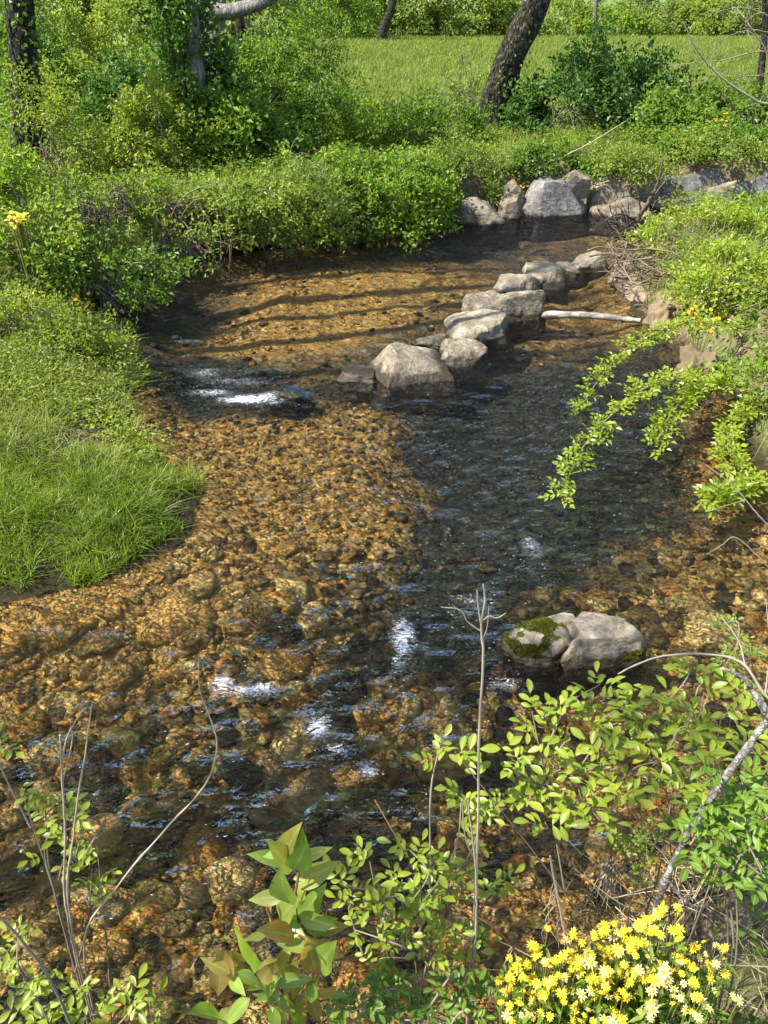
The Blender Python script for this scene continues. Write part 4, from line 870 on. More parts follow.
lines = [([c + [.1, 0, 0], at_y(640, 215, c[1] - .1), at_y(655, 190, c[1] - .1), at_y(663, 160, c[1] - .1)], .03, .008), ([c + [.15, .1, 0], at_y(648, 205, c[1]), at_y(668, 178, c[1])], .02, .005),
         ([c + [.2, 0, 0], at_y(636, 222, c[1] - .3), at_y(618, 214, c[1] - .5), at_y(598, 226, c[1] - .6)], .014, .004), ([c + [.1, -.1, 0], at_y(628, 236, c[1] - .4), at_y(606, 244, c[1] - .7)], .012, .004),
         ([c + [.2, .1, .1], at_y(640, 205, c[1]), at_y(634, 178, c[1])], .014, .004), ([c + [.0, -.2, .1], at_y(650, 236, c[1] - .4), at_y(680, 214, c[1] - .4)], .02, .006)]
for k in range(26):
    e = at_y(q.uniform(596, 664), q.uniform(195, 250), c[1] - q.uniform(0, .7)); lines.append(([c + q.normal(size=3) * .12, (c + e) / 2 + q.normal(size=3) * .12, e], .008, .002))
lines = [(a_, b_ * 1.4, c_ * 1.5) for a_, b_, c_ in lines]
stick_thing('dead_snag', 'spiky dead brush standing in the water before the far boulders', 'dead brush', lines, 'twig_dark', 5)
# earth clods of the right bank
rock(61, 646, 290, 690, 330, plain_mat('clay', (.075, .055, .030), (.185, .14, .08), .95, 26), 'bare tan earth lump under the driftwood on the right bank', None, name='earth_lump', dr=.9, rough=.42, cuts=3)
rock(62, 680, 344, 728, 382, plain_mat('clay_dark', (.05, .037, .02), (.14, .105, .06), .95, 26), 'brown eroded earth step below the lime bramble', None, name='earth_lump', dr=.9, rough=.42, cuts=3)
for k, (px, py, yy_, lab) in enumerate(((668, 292, 8.9, 'dry grass and roots hanging over the bare tan earth lump'), (706, 346, 7.1, 'dead stalks hanging over the brown earth step'))):
    c = at_y(px, py, yy_); mb = MB()
    for j in range(150):
        p_ = np.clip(q.normal(size=3), -1.5, 1.5) * [.15, .09, .04]; e = p_ + [q.normal() * .12 - .05, -abs(q.normal()) * .14, q.uniform(-.30, .12)]
        tube(mb, spline([p_, (p_ + e) / 2 + q.normal(size=3) * .04 + [0, 0, .03], e], 6), q.uniform(.002, .005), .0015, 4)
    tag(mb.obj('dead_stalks', M['twig_dry'] if k == 0 else M['drift'], loc=c), lab, 'dead brush')
# dead brush tangle in the bright bush, and in the brambles
for k, (px, py, y, s, lab) in enumerate(((317, 186, 11.2, .28, 'brown dead clump caught in the bright green bush'), (92, 214, 7.9, .11, 'dark brown dead clump in the brambles at the left'), (118, 205, 9.2, .22, 'small withered clump in the straggly brambles'))):
    c = at_y(px, py, y); mb = MB()
    for j in range(130):
        p_ = q.normal(size=3) * s * [.6, .4, .5]; d_ = norm(q.normal(size=3) + [0, 0, -.4]); L = q.uniform(.35, 1.25) * s
        tube(mb, spline([p_, p_ + d_ * L * .5 + q.normal(size=3) * .02, p_ + d_ * L - [0, 0, .04]], 5), .006, .002, 4)
    tag(mb.obj('dead_clump', M['twig_dark'], loc=c), lab, 'dead brush', 'dead clumps caught in the left bank shrubs')
# roots hanging in the dark hollow of the left bank
mb = MB(); c0 = on_z(230, 262, .3)
for j in range(60):
    t_ = q.random(); px = 150 + 260 * t_; py = 287 - 45 * t_ ** .8; p_ = on_z(px, py, 0) + [0, .12, .55 + q.normal() * .08]
    e = p_ + [q.normal() * .12, -.12 + q.normal() * .1, -q.uniform(.3, .62)]
    tube(mb, spline([p_ - c0, (p_ + e) / 2 + q.normal(size=3) * .05 - c0, e - c0], 6), .008, .003, 4)
tag(mb.obj('hanging_roots', M['drift'], loc=c0), 'brown roots and dead stems hanging in the dark hollow of the left bank', 'roots')

# bare saplings over the meadow, right
y = 11.5
def twigs(lines, q, main, n, L, r):
    for pts, a, b in list(main):
        s = spline(pts, 14)
        for k in range(n):
            i = q.integers(3, 13); d_ = norm(s[i] - s[i - 1] + q.normal(size=3) * .8); l_ = L * q.uniform(.4, 1)
            lines.append(([s[i], s[i] + d_ * l_ * .5 + q.normal(size=3) * .02, s[i] + d_ * l_], r, r * .4))
r0 = at_y(800, 150, y); r0[2] = gz(r0[0], y)
main = [([r0, at_y(790, 120, y), at_y(757, 101, y), at_y(722, 78, y), at_y(697, 50, y), at_y(683, 22, y)], .018, .006), ([at_y(772, 110, y), at_y(768, 60, y), at_y(757, 36, y), at_y(742, 18, y)], .014, .004)]
lines = list(main); twigs(lines, q, main, 7, .35, .005)
stick_thing('bare_sapling', 'pale arching sapling with a few buds, right edge over the meadow', 'sapling', lines, 'twig_grey')
y = 13.0; r0 = at_y(820, 130, y); r0[2] = gz(r0[0], y)
main = [([r0, at_y(806, 80, y), at_y(768, 52, y), at_y(722, 60, y), at_y(668, 66, y)], .02, .004), ([at_y(800, 70, y), at_y(778, 20, y), at_y(766, -20, y)], .02, .01), ([at_y(790, 66, y), at_y(752, 76, y), at_y(716, 70, y)], .012, .003), ([at_y(790, 40, y), at_y(750, 30, y), at_y(712, 44, y)], .012, .003), ([at_y(780, 20, y), at_y(744, 8, y), at_y(714, 12, y)], .01, .003)]
lines = list(main); twigs(lines, q, main, 12, .4, .004)
stick_thing('bare_sapling', 'dark twiggy sapling reaching level across the meadow from the right edge', 'sapling', lines, 'twig')
y = 13.4; p0 = at_y(566, 155, y)
stick_thing('dead_stick', 'pale dead stick leaning over the bank above the tan boulder', 'stick', [([at_y(556, 160, y), at_y(590, 143, y), at_y(626, 121, y)], .012, .006)], 'twig_dry')

# ------------------------------------------------------------------ compound leaved canes (rose)
def compound(mb, rng, p, d, n, L, k=3, lf=.5, fine=True):
    d = norm(d); s = norm(np.cross(d, n)); n = np.cross(s, d)
    for i in range(k):
        c = p + d * L * ((.25 + .6 * i / k) if not fine else (.14 + .5 * i / k))
        for sg in (-1, 1):
            dd = norm(s * sg + d * .55 + rng.normal(size=3) * .12); nn = norm(n + rng.normal(size=3) * .25)
            l_ = L * lf * rng.uniform(.8, 1.1) * (.8 + .25 * i / k)
            if fine: leaf_fine(mb, c, dd, nn, l_, l_ * .46, 'obovate', rng.uniform(.02, .3), .22)
            else: leaves(mb, c[None], dd[None], nn[None], l_, l_ * .6)
    if fine: leaf_fine(mb, p + d * L * .66, norm(d + rng.normal(size=3) * .1), n, L * lf * 1.08, L * lf * .48, 'obovate', .15, .22)
    else: leaves(mb, (p + d * L * .8)[None], d[None], n[None], L * lf, L * lf * .6)

# arching canes drooping over the water from the right bank
q = np.random.default_rng(31)
root0 = at_y(748, 380, 5.9); root0[2] = gz(root0[0], 5.9)
t = thing('rose_bramble', 'rose canes arching from the right bank down over the water', 'bramble', root0)
sb, lb = MB(), MB()
CANES = [[(748, 385, 5.9), (715, 383, 5.6), (676, 378, 5.3), (640, 391, 5.15), (606, 420, 4.95), (580, 452, 4.75), (560, 497, 4.2)],
         [(752, 330, 6.6), (722, 326, 6.3), (690, 322, 6.0), (655, 334, 5.85), (625, 350, 5.75), (600, 378, 5.7), (580, 408, 5.65)],
         [(745, 388, 5.8), (714, 384, 5.5), (692, 392, 5.3), (672, 412, 5.1), (655, 446, 4.8)],
         [(762, 400, 5.5), (745, 410, 5.3), (728, 440, 4.9), (735, 470, 4.5)],
         [(768, 480, 4.7), (748, 486, 4.3), (728, 496, 4.15), (712, 500, 4.08)]]
for cn in CANES:
    pts = spline([at_y(*k) for k in cn], 40) - root0
    tube(sb, pts, .008, .003, 5)
    for i in range(3, 40):
        for r_ in range(5):
            j = min(39, i); w = q.normal(size=3); d_ = norm(w * [1, 1, .5] + [0, 0, .15]); P0 = pts[j] + w * .012
            compound(lb, q, P0, d_, norm(q.normal(size=3) * .35 + [0, -.15, 1]), q.uniform(.065, .11), 2, .5, False)
sb.obj('canes', M['stem_green'], t); lb.obj('foliage', M['leaf_rose'], t, smooth=False)
# sprays of the left rose bush over the riffle pool
root0 = at_y(60, 385, 6.4); root0[2] = gz(root0[0], 6.4)
t = thing('rose_bramble', 'rose sprays reaching over the pool from the grassy point', 'bramble', root0); sb, lb = MB(), MB()
for cn in [[(40, 385, 6.4), (70, 360, 6.5), (105, 347, 6.6), (130, 342, 6.7)], [(50, 390, 6.3), (90, 375, 6.3), (125, 372, 6.3), (150, 382, 6.3)], [(40, 400, 6.2), (75, 388, 6.1), (108, 388, 6.1), (135, 392, 6.1)], [(20, 395, 6.3), (40, 355, 6.4), (70, 335, 6.5)], [(30, 400, 6.1), (10, 360, 6.2), (20, 335, 6.3)], [(50, 390, 6.3), (80, 350, 6.4), (90, 330, 6.4)]]:
    pts = spline([at_y(*k) for k in cn], 26) - root0
    tube(sb, pts, .008, .003, 5)
    for i in range(4, 26):
        for r_ in range(5):
            w = q.normal(size=3); compound(lb, q, pts[i] + w * .03, norm(w * [1, 1, .5] + [0, 0, .2]), norm(q.normal(size=3) * .35 + [0, -.1, 1]), q.uniform(.05, .09), 2, .46, False)
sb.obj('canes', M['stem_green'], t); lb.obj('foliage', M['leaf_rose'], t, smooth=False)

# foreground rose sprays
def rose(seed, label, base, tips, name='rose_shrub', size=.115, per=(4, 6), group=None, mat='leaf_rose', k=3, spread=.04, links=None, lf=.40):
    q = np.random.default_rng(seed); b = at_y(*base); b[2] = gz(b[0], b[1])
    t = thing(name, label, 'rose bush', b, group); sb, lb = MB(), MB(); done = []
    for (px, py, y) in tips:
        e = at_y(px, py, y) - b
        st = np.zeros(3) if not done or q.random() < .10 else min(done, key=lambda v: np.linalg.norm(v - e) + 9 * (v[2] > e[2] + .02)) * .9
        mid = (st + e) / 2 + q.normal(size=3) * .025 + [0, 0, .04]
        pts = spline([st, mid, e], 12); tube(sb, pts, .0026, .0013, 6)
        done += [pts[6], pts[-1]]
        a0 = q.uniform(0, 6.28); n_ = q.integers(*per)
        for j in range(n_):
            a = a0 + j * 2.4; w = np.array([math.cos(a), math.sin(a) * .8, q.uniform(.0, .6)])
            p = pts[-1 - (j % 3)] + w * .004
            compound(lb, q, p, norm(w), norm(np.array([0, -.25, 1]) + q.normal(size=3) * .25), size * q.uniform(.65, 1.1), k, lf)
    sb.obj('canes', M['twig'], t); ribbed(lb.obj('foliage', M[mat], t, smooth=True))
    return t
F1 = [(455, 752, 1.2), (532, 712, 1.35), (601, 684, 1.45), (628, 702, 1.4), (565, 742, 1.35), (692, 668, 1.5), (704, 692, 1.45), (738, 690, 1.4), (642, 722, 1.4), (602, 752, 1.3), (540, 785, 1.25), (582, 800, 1.25), (655, 762, 1.3), (700, 738, 1.35), (744, 738, 1.3),
      (682, 792, 1.25), (622, 790, 1.25), (528, 802, 1.2), (722, 712, 1.35), (760, 764, 1.2), (512, 760, 1.25), (560, 770, 1.3), (720, 765, 1.25), (628, 742, 1.35), (500, 800, 1.2), (590, 722, 1.4), (670, 700, 1.4), (600, 820, 1.2), (556, 705, 1.4), (760, 715, 1.35), (545, 822, 1.15), (655, 690, 1.45), (584, 776, 1.3), (690, 722, 1.4)]
rose(401, 'lime green rose bush in front of the mossy boulder, lower right', (700, 900, 1.15), F1, size=.07, per=(3, 6), k=2, lf=.58)
F2 = [(370, 862, .95), (402, 880, .95), (432, 862, .98), (452, 884, .98), (440, 745, 1.05), (462, 790, 1.05), (470, 870, .98), (494, 900, 1.0), (415, 912, .92), (380, 900, .92), (355, 930, .9), (450, 925, .92), (505, 878, 1.05), (345, 885, .92), (478, 840, 1.05), (425, 890, .95), (392, 940, .9), (430, 955, .88), (365, 965, .88), (482, 805, 1.05), (470, 940, .92), (350, 905, .92), (410, 850, .98)]
rose(402, 'pale green rose sprays beside the red-tipped sapling, bottom centre', (430, 1040, .8), F2, size=.052, per=(3, 6), k=2, lf=.58)
F3 = [(20, 785, 1.15), (45, 792, 1.15), (72, 815, 1.12), (97, 845, 1.1), (78, 862, 1.1), (6, 745, 1.2), (55, 810, 1.12), (92, 868, 1.1), (66, 830, 1.12)]
rose(403, 'small rose sprays hanging beside the two dry stems at the left edge', (60, 1030, .9), F3, size=.052, per=(3, 5), k=2, lf=.58)
F4 = [(20, 960, .92), (14, 1000, .9), (84, 985, .92), (60, 1008, .9), (112, 1014, .9), (152, 1018, .9), (30, 985, .9), (5, 975, .92), (130, 1000, .9), (95, 1015, .88), (40, 1015, .88), (18, 935, .95)]
rose(404, 'low rose leaves in the bottom left corner of the photo', (70, 1060, .75), F4, size=.055, per=(3, 6), k=2, lf=.58)
F5 = [(390, 985, .82), (420, 1005, .8), (450, 985, .82), (480, 1000, .82), (360, 1000, .8), (345, 1018, .78), (405, 1020, .78), (440, 1018, .78), (470, 1020, .78), (500, 985, .85), (375, 975, .84)]
rose(405, 'dark low rose leaves below the tall dry stem, bottom centre', (430, 1060, .7), F5, size=.06, mat='leaf_deep')
F6 = [(720, 770, 1.05), (745, 800, 1.05), (712, 830, 1.0), (752, 840, 1.0), (730, 865, .98), (764, 820, 1.0), (700, 800, 1.05), (742, 780, 1.08), (690, 845, 1.0), (760, 880, .95), (722, 890, .95), (765, 790, 1.1), (735, 820, 1.02)]
rose(406, 'dark green leafy shrub behind the grey branch at the right edge', (760, 960, .9), F6, size=.08, mat='leaf_deep')
F7 = [(640, 800, 1.3), (668, 815, 1.3), (650, 838, 1.25), (625, 850, 1.2), (690, 780, 1.35), (660, 780, 1.35), (690, 815, 1.25), (740, 640, 1.55), (725, 660, 1.5), (752, 655, 1.5), (718, 625, 1.6), (645, 860, 1.2), (610, 840, 1.25)]
rose(407, 'half bare thorny shrub with tiny leaves on the near bank slope', (680, 900, 1.15), F7, size=.035, mat='leaf_olive', per=(10, 15), name='thorny_shrub')

# red-tipped sapling
b = at_y(285, 1060, .72); b[2] = gz(b[0], b[1])
t = thing('red_tipped_sapling', 'broad-leaved sapling with reddish young leaves, bottom centre left', 'sapling', b); sb, lb = MB(), MB(); q = np.random.default_rng(51)
yy = .80
for st in ([(285, 1060), (290, 1000), (286, 940), (296, 890), (302, 848)], [(290, 1010), (315, 970), (318, 935)], [(284, 1000), (250, 975), (232, 955)], [(290, 960), (270, 915), (265, 900)]):
    tube(sb, spline([at_y(a_, c_, yy) - b for a_, c_ in st], 14), .004, .002, 6)
sb.obj('stems', M['stem_red'], t)
LV = [(585, 205, 525, 135), (600, 180, 665, 160), (590, 235, 675, 190), (570, 255, 495, 265), (575, 270, 555, 210), (545, 310, 535, 272), (535, 330, 475, 350), (610, 320, 690, 295), (630, 322, 702, 316), (615, 340, 632, 408), (522, 390, 470, 320),
      (490, 385, 420, 370), (450, 365, 435, 462), (550, 405, 495, 455), (560, 418, 515, 470), (570, 415, 602, 492), (610, 400, 665, 412), (640, 445, 695, 455), (620, 455, 640, 512), (500, 460, 448, 515), (445, 510, 400, 460), (620, 355, 692, 372), (590, 440, 562, 392), (600, 300, 640, 250),
      (560, 350, 600, 330), (575, 480, 540, 530), (600, 470, 590, 530), (560, 300, 590, 262), (530, 440, 500, 412), (640, 400, 662, 350), (470, 480, 430, 520), (650, 490, 700, 510), (600, 190, 605, 142)]
for k in range(40):
    sx, sy = [(585, 200), (580, 300), (560, 380), (600, 380), (540, 440), (620, 440), (470, 420), (570, 470)][k % 8]; a_ = q.uniform(0, 6.28); l_ = q.uniform(38, 80)
    sx += q.normal() * 14; sy += q.normal() * 18; LV.append((sx, sy, sx + math.cos(a_) * l_, sy + math.sin(a_) * l_ * .8))
for k, (x0, y0, x1, y1) in enumerate(LV):
    dy = q.uniform(-.05, .04); p0 = at_y(x0 / 2, 768 + y0 / 2, yy + dy); p1 = at_y(x1 / 2, 768 + y1 / 2, yy + dy - q.uniform(-.015, .035))
    L = np.linalg.norm(p1 - p0) * q.uniform(.8, 1.05); leaf_fine(lb, p0 - b, p1 - p0, norm(np.array([q.normal() * .35, -.55 + q.normal() * .25, .75])), L * 1.08, L * q.uniform(.37, .46), 'ovate', q.uniform(-.05, .25), .16, wave=.12)
ribbed(lb.obj('foliage', M['leaf_young'], t))

# dry stems standing in the foreground
def P(px, py, y): return at_y(px, py, y)
def ground_under(px, py, y): p = at_y(px, py, y); p[2] = gz(p[0], y) - .02; return p
y = .95
stick_thing('dry_stem', 'tall thin dry stem with a forked tip, rising past the mossy boulder', 'stem',
            [([ground_under(474, 1000, y), P(473, 930, y), P(478, 830, y), P(479, 740, y), P(483, 660, y), P(481, 625, y), P(485, 600, y), P(483, 584, y)], .0028, .0011), ([P(482, 632, y), P(468, 622, y), P(460, 610, y), P(441, 607, y)], .0011, .0005), ([P(483, 620, y), P(490, 616, y), P(497, 618, y), P(506, 613, y)], .001, .0005), ([P(460, 612, y), P(452, 604, y)], .0007, .0004), ([P(482, 640, y), P(487, 628, y), P(489, 606, y)], .0009, .0005), ([P(482, 632, y), P(478, 604, y), P(477, 590, y)], .0016, .0009), ([P(476, 860, y), P(466, 840, y), P(462, 800, y)], .0018, .001)], 'twig_dry')
y = .9
stick_thing('dry_stem', 'dry stem with a frayed grassy tip left of the yellow flowers', 'stem',
            [([ground_under(578, 1040, y), P(572, 990, y), P(562, 920, y), P(550, 856, y)], .003, .002)] + [([P(553 + q.normal() * 3, 870 + 6 * j, y), P(552 + q.normal() * 6, 885 + 6 * j, y + .01), P(556 + q.normal() * 8, 905 + 6 * j, y)], .001, .0006) for j in range(9)], 'twig_dry')
y = 1.0
stick_thing('dry_stem', 'left one of two pale upright stems near the left edge', 'stem', [([ground_under(72, 1000, y), P(70, 930, y), P(65, 830, y), P(60, 735, y)], .003, .0018), ([P(62, 760, y), P(68, 735, y), P(84, 708, y)], .0016, .0009), ([P(63, 780, y), P(72, 742, y), P(70, 722, y)], .0014, .0008)], 'twig_dry')
stick_thing('dry_stem', 'right one of two pale upright stems near the left edge', 'stem', [([ground_under(76, 1000, y), P(72, 930, y), P(74, 830, y), P(86, 750, y), P(92, 704, y)], .003, .0014)], 'twig_dry')
y = 1.02
stick_thing('dry_stem', 'long bowed grass stem arching up over the dark riffle at left', 'stem', [([ground_under(76, 1000, y), P(84, 955, y), P(115, 890, y), P(165, 830, y), P(205, 785, y + .02), P(217, 745, y + .03), P(208, 712, y + .04)], .0026, .0013), ([P(208, 712, y + .04), P(200, 690, y + .05), P(198, 655, y + .06)], .001, .0006)], 'twig_dry')
y = .8
stick_thing('dry_stem', 'grey twig slanting out of the bottom left corner', 'stem', [([ground_under(74, 1030, y), P(60, 1000, y), P(25, 945, y), P(-5, 912, y)], .003, .0022)], 'twig_grey')
y = .9
stick_thing('dry_stem', 'thin leaning stem crossing the pale rose sprays, bottom centre', 'stem', [([ground_under(475, 1010, y), P(490, 1000, y), P(512, 950, y), P(508, 952, y)], .0018, .001), ([ground_under(470, 1040, y), P(474, 960, y), P(476, 880, y), P(468, 800, y)], .003, .0014)], 'twig_dry')
stick_thing('dry_stem', 'reddish curved stem at the foot of the yellow flowers', 'stem', [([P(452, 905, y), P(490, 925, y), P(520, 955, y), P(548, 990, y), (P(560, 1040, y))], .0016, .0012), ([P(375, 800, 1.1), P(395, 835, 1.05), P(410, 860, 1.0)], .0012, .0008)], 'stem_red')
# the grey lichened branch
y = 1.0
stick_thing('leaning_branch', 'thick grey lichened branch slanting through the right foreground', 'branch',
            [([ground_under(632, 1010, .92), P(642, 965, .95), P(662, 890, 1.0), P(690, 830, 1.02), P(735, 765, 1.05), P(790, 690, 1.1)], .0078, .0072), ([P(768, 715, 1.08), P(752, 690, 1.1), P(744, 678, 1.12), P(722, 668, 1.15)], .007, .003), ([P(668, 880, 1.0), P(690, 905, .98), P(715, 905, 1.0)], .004, .002)], 'bark_lichen' if 'bark_lichen' in M else 'bark_grey', 8, wob=.06)
y = 1.45
stick_thing('bare_twig', 'long pale twig arching in front of the mossy boulder to the right edge', 'twig', [([P(800, 720, 1.3), P(765, 695, 1.35), P(745, 665, 1.4), P(715, 655, y), P(670, 655, y), P(638, 664, y), P(618, 674, y)], .004, .0018), ([P(745, 665, 1.4), P(738, 640, 1.45), P(720, 615, 1.5)], .0022, .001), ([P(765, 695, 1.35), P(770, 650, 1.4), P(766, 600, 1.45)], .0026, .001)], 'twig_grey', 6)
stick_thing('bare_twig', 'fine bare twig over the shaded shallows by the right edge', 'twig', [([P(800, 545, 2.6), P(768, 525, 2.6), P(735, 488, 2.65), P(705, 464, 2.7)], .004, .0015), ([P(745, 500, 2.63), P(725, 506, 2.6), P(706, 512, 2.6)], .002, .001), ([P(790, 590, 2.4), P(740, 540, 2.5), P(722, 545, 2.5), P(700, 560, 2.5)], .003, .001)], 'twig_grey', 5)
# tangle of dead stalks on the near slope
b = hit(660, 880); mb = MB()
for k in range(170):
    px, py = q.uniform(585, 780), q.uniform(770, 960); s = hit(px, py) ; s = s + [0, 0, q.uniform(0, .12)]; d_ = norm(q.normal(size=3) * [1, .8, .45] + [0, 0, .25]); L = q.uniform(.06, .28)
    tube(mb, spline([s - b, s + d_ * L * .5 + q.normal(size=3) * .02 - b, s + d_ * L - [0, 0, .03] - b], 7), q.uniform(.001, .0028), .0006, 4)
tag(mb.obj('dead_stalks', M['twig_dry'], loc=b), 'tangle of dead straw and stalks on the slope under the grey branch', 'dead brush')
mb = MB(); c = P(612, 862, 1.25)
for k in range(40):
    o_ = q.normal(size=3) * .008; e = o_ + [q.normal() * .02, q.normal() * .02, -q.uniform(.06, .16)]; tube(mb, spline([o_, (o_ + e) / 2 + q.normal(size=3) * .006, e], 6), .0012, .0006, 4)
for k in range(6): o_ = np.array([q.normal() * .01, 0, -.02]); tube(mb, spline([o_, o_ + [.05, .02, -.05], [.11, .04, -.16 + .01 * k]], 8), .0016, .001, 4)
tag(mb.obj('dead_tuft', M['twig_dry'], loc=c), 'hanging tuft of bleached dead grass above the slope, lower right', 'dead grass')

# ------------------------------------------------------------------ yellow flowers
def head_mesh(seed, mat, n=11, r=.0125):
    q = np.random.default_rng(seed); mb = MB()
    for k in range(n):
        a = 2 * PI * k / n + q.normal() * .06; d_ = norm(np.array([math.cos(a), math.sin(a), .18 + q.normal() * .12]))
        leaf_fine(mb, d_ * .0035, d_, np.array([0, 0, 1.0]), r * q.uniform(.85, 1.1), r * .36, 'lance', .12, .05, True)
    return mb.mesh('flower', M[mat])
dm = MB(); v, f = ico(2); dm.add(v * [.0050, .0050, .0034] + [0, 0, .0024], f); DISC = dm.mesh('disc', M['flower_disc'])
HEADS = [head_mesh(s, 'petal') for s in range(4)]
M['petal_pale'] = leaf_mat('petal_pale', [(.85, .74, .25), (.88, .82, .45), (.85, .7, .15)], trans=.35, rough=.6, spec=.2, patch=0)
HP = [head_mesh(9 + s, 'petal_pale', 9) for s in range(2)]
def flower_plant(seed, label, cx, cy, hw, hh, n, y0, pale=.25):
    q = np.random.default_rng(seed); b = ground_under(cx, 1060, y0 - .05)
    t = thing('yellow_flower_plant', label, 'flowers', b, 'yellow daisy-like flowers at the bottom'); sb, lb = MB(), MB()
    for k in range(n):
        a = q.uniform(0, 6.28); r_ = math.sqrt(q.random()) * (1.0 if q.random() < .8 else 1.35); px, py = cx + math.cos(a) * r_ * hw, cy + math.sin(a) * r_ * hh
        y = y0 - (py - cy) / hh * .06 + q.normal() * .01
        e = at_y(px, py, y) - b
        me = HP[q.integers(2)] if q.random() < pale else HEADS[q.integers(4)]
        o = bpy.data.objects.new('flower', me); link(o, t); o.location = [float(w) for w in e]; o.rotation_euler = (q.normal() * .5 + .25, q.normal() * .5 - .1, q.uniform(0, 6.28)); s = q.uniform(.42, .88); o.scale = (s, s, s)
        ds = bpy.data.objects.new('disc', DISC); link(ds, o)
        tube(sb, spline([[e[0] * .25 + q.normal() * .02, e[1] * .3, 0], [e[0] * .7, e[1] * .8, e[2] * .55], e - [0, 0, .001]], 8), .0022, .0012, 5)
        for j in range(9):
            u = q.uniform(.3, .95); pp = e * [.3 + .7 * u, .3 + .7 * u, u] ; d_ = norm(q.normal(size=3) * [1, 1, .4] + [0, 0, .1])
            leaf_fine(lb, pp, d_, np.array([0, 0, 1.]), q.uniform(.02, .045), .008, 'lance', .2, low=True)
    sb.obj('stems', M['stem_green'], t); lb.obj('foliage', M['leaf_mid'], t)
FP = [(555, 970, 54, 32, 66, .82, .3, 'yellow flowers left of the grey branch, pale ones mixed in'), (522, 995, 30, 24, 30, .8, .25, 'leftmost small clump of yellow flowers by the dry stem'), (600, 955, 36, 28, 42, .86, .25, 'yellow flowers right behind the grey branch foot'), (664, 924, 24, 22, 18, .9, 0, 'deep yellow flowers topmost in the clump, right of the branch'),
      (645, 980, 50, 30, 63, .82, .55, 'creamy and yellow flowers right of the grey branch, in the bottom row'), (708, 962, 34, 20, 24, .86, .4, 'sparse pale yellow flowers at the right end of the clump'), (585, 1010, 64, 18, 45, .78, .35, 'lowest yellow flowers cut by the bottom edge'), (622, 940, 28, 20, 21, .88, .15, 'yellow flowers behind the branch, in the middle of the clump'), (700, 1000, 40, 18, 10, .78, .6, 'few faded flowers over dry grass at the bottom right')]
for k, (cx, cy, hw, hh, n, y, pl, lab) in enumerate(FP): flower_plant(500 + k, lab, cx, cy, hw, hh, n, y, pl)
# tiny far flowers: heads on stems
def far_flowers(seed, label, px, py, y, n, s, mat):
    q = np.random.default_rng(seed); c = at_y(px, py, y); g0 = gz(c[0], y); b = np.array([c[0], y, g0]); mb, sb = MB(), MB()
    t = thing('flowering_weed', label, 'flowers', b, 'small yellow and orange flowers on the banks')
    a = np.linspace(0, 6.28, 9)[:8]; d_ = np.stack([np.cos(a), np.sin(a), .3 + 0 * a], 1)
    leaves(mb, np.zeros((8, 3)), d_, np.repeat([[0, 0, 1.]], 8, 0), .022, .016); me = mb.mesh('flower', M[mat], False)
    for k in range(n):
        e = c - b + q.normal(size=3) * s; e[2] = max(e[2], .05)
        o = bpy.data.objects.new('flower', me); link(o, t); o.location = [float(w_) for w_ in e]; o.rotation_euler = (.5 + q.normal() * .3, q.normal() * .3, 0)
        tube(sb, [[e[0] * .4, e[1] * .4, -.02], e * [.7, .7, .6], e], .004, .002, 4)
    sb.obj('stems', M['stem_green'], t)
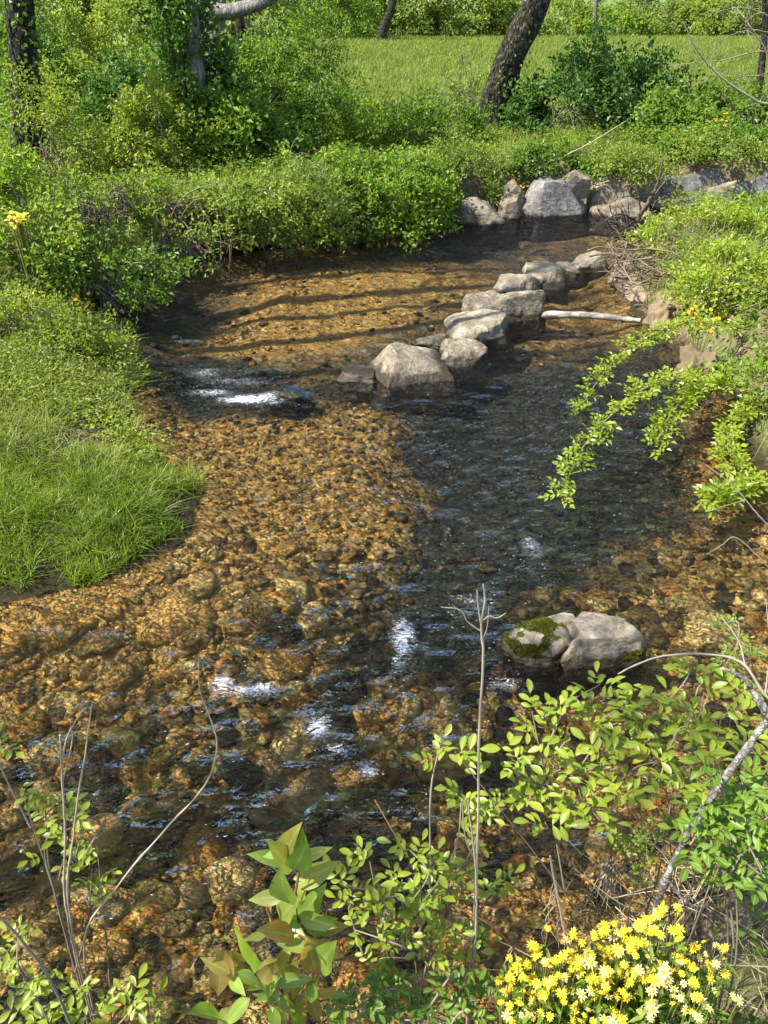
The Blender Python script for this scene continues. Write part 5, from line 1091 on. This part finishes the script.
for k, (px, py, y, n, s, mt, lab) in enumerate(((17, 219, 7.6, 46, .035, 'petal', 'round yellow flower head in the brambles at the left edge'), (83, 308, 7.3, 14, .05, 'petal_orange', 'orange and yellow flowers under the dark stemmed bush'), (46, 332, 6.9, 10, .04, 'petal_orange', 'orange flowers above the yellow-green rose bush'),
      (484, 147, 14.6, 16, .09, 'petal_orange', 'orange-yellow flowers at the foot of the leaning trunk'), (723, 121, 14.3, 14, .07, 'petal_orange', 'orange flower among the green shrubs at the far right'), (516, 184, 13.2, 14, .09, 'petal_orange', 'orange flowers between the tan boulders on the far bank'), (631, 164, 13.6, 8, .06, 'petal_orange', 'yellow flowers above the brown boulder, far bank'), (704, 319, 6.6, 12, .06, 'petal_orange', 'small yellow flowers on the lime bramble of the right bank'))):
    far_flowers(600 + k, lab, px, py, y, n, s, mt)

# ------------------------------------------------------------------ light, sky, camera
w = bpy.data.worlds.new('World'); SC.world = w; w.use_nodes = True; nt = w.node_tree
sk = nt.nodes.new('ShaderNodeTexSky'); sk.sky_type = 'NISHITA'; sk.sun_disc = False
SUN = norm(np.array([-.90, -.26, 1.35]))
el = math.asin(SUN[2]); sk.sun_elevation = el; sk.sun_rotation = math.atan2(SUN[0], SUN[1])
nt.links.new(sk.outputs[0], nt.nodes['Background'].inputs[0]); nt.nodes['Background'].inputs[1].default_value = .125
sl = bpy.data.lights.new('sun', 'SUN'); sl.energy = 5.0; sl.angle = R(.5); sl.color = (1, .95, .86)
so = link(bpy.data.objects.new('sun', sl)); so.rotation_euler = Vector([-v for v in SUN]).to_track_quat('-Z', 'Y').to_euler(); so.location = (-20, -5, 30)
cd = bpy.data.cameras.new('camera'); cam = link(bpy.data.objects.new('camera', cd)); cam.location = CAM.tolist()
cam.rotation_euler = (PI / 2 - PITCH, 0, 0); cd.sensor_fit = 'VERTICAL'; cd.sensor_height = 24; cd.lens = 24 * FPX / 1024; cd.clip_start = .05; cd.clip_end = 600
SC.camera = cam
SC.view_settings.view_transform = 'Standard'; SC.view_settings.look = 'None'; SC.view_settings.gamma = 1; SC.view_settings.exposure = EXPO if 'EXPO' in globals() else 1.38
SC.render.engine = 'CYCLES'; cy = SC.cycles
cy.max_bounces = 6; cy.diffuse_bounces = 2; cy.glossy_bounces = 2; cy.transmission_bounces = 4; cy.transparent_max_bounces = 8
cy.caustics_reflective = False; cy.caustics_refractive = False; cy.use_adaptive_sampling = True; cy.adaptive_threshold = .008
cy.use_denoising = True; cy.denoiser = 'OPENIMAGEDENOISE'; cy.denoising_prefilter = 'ACCURATE'; cy.sample_clamp_indirect = 6
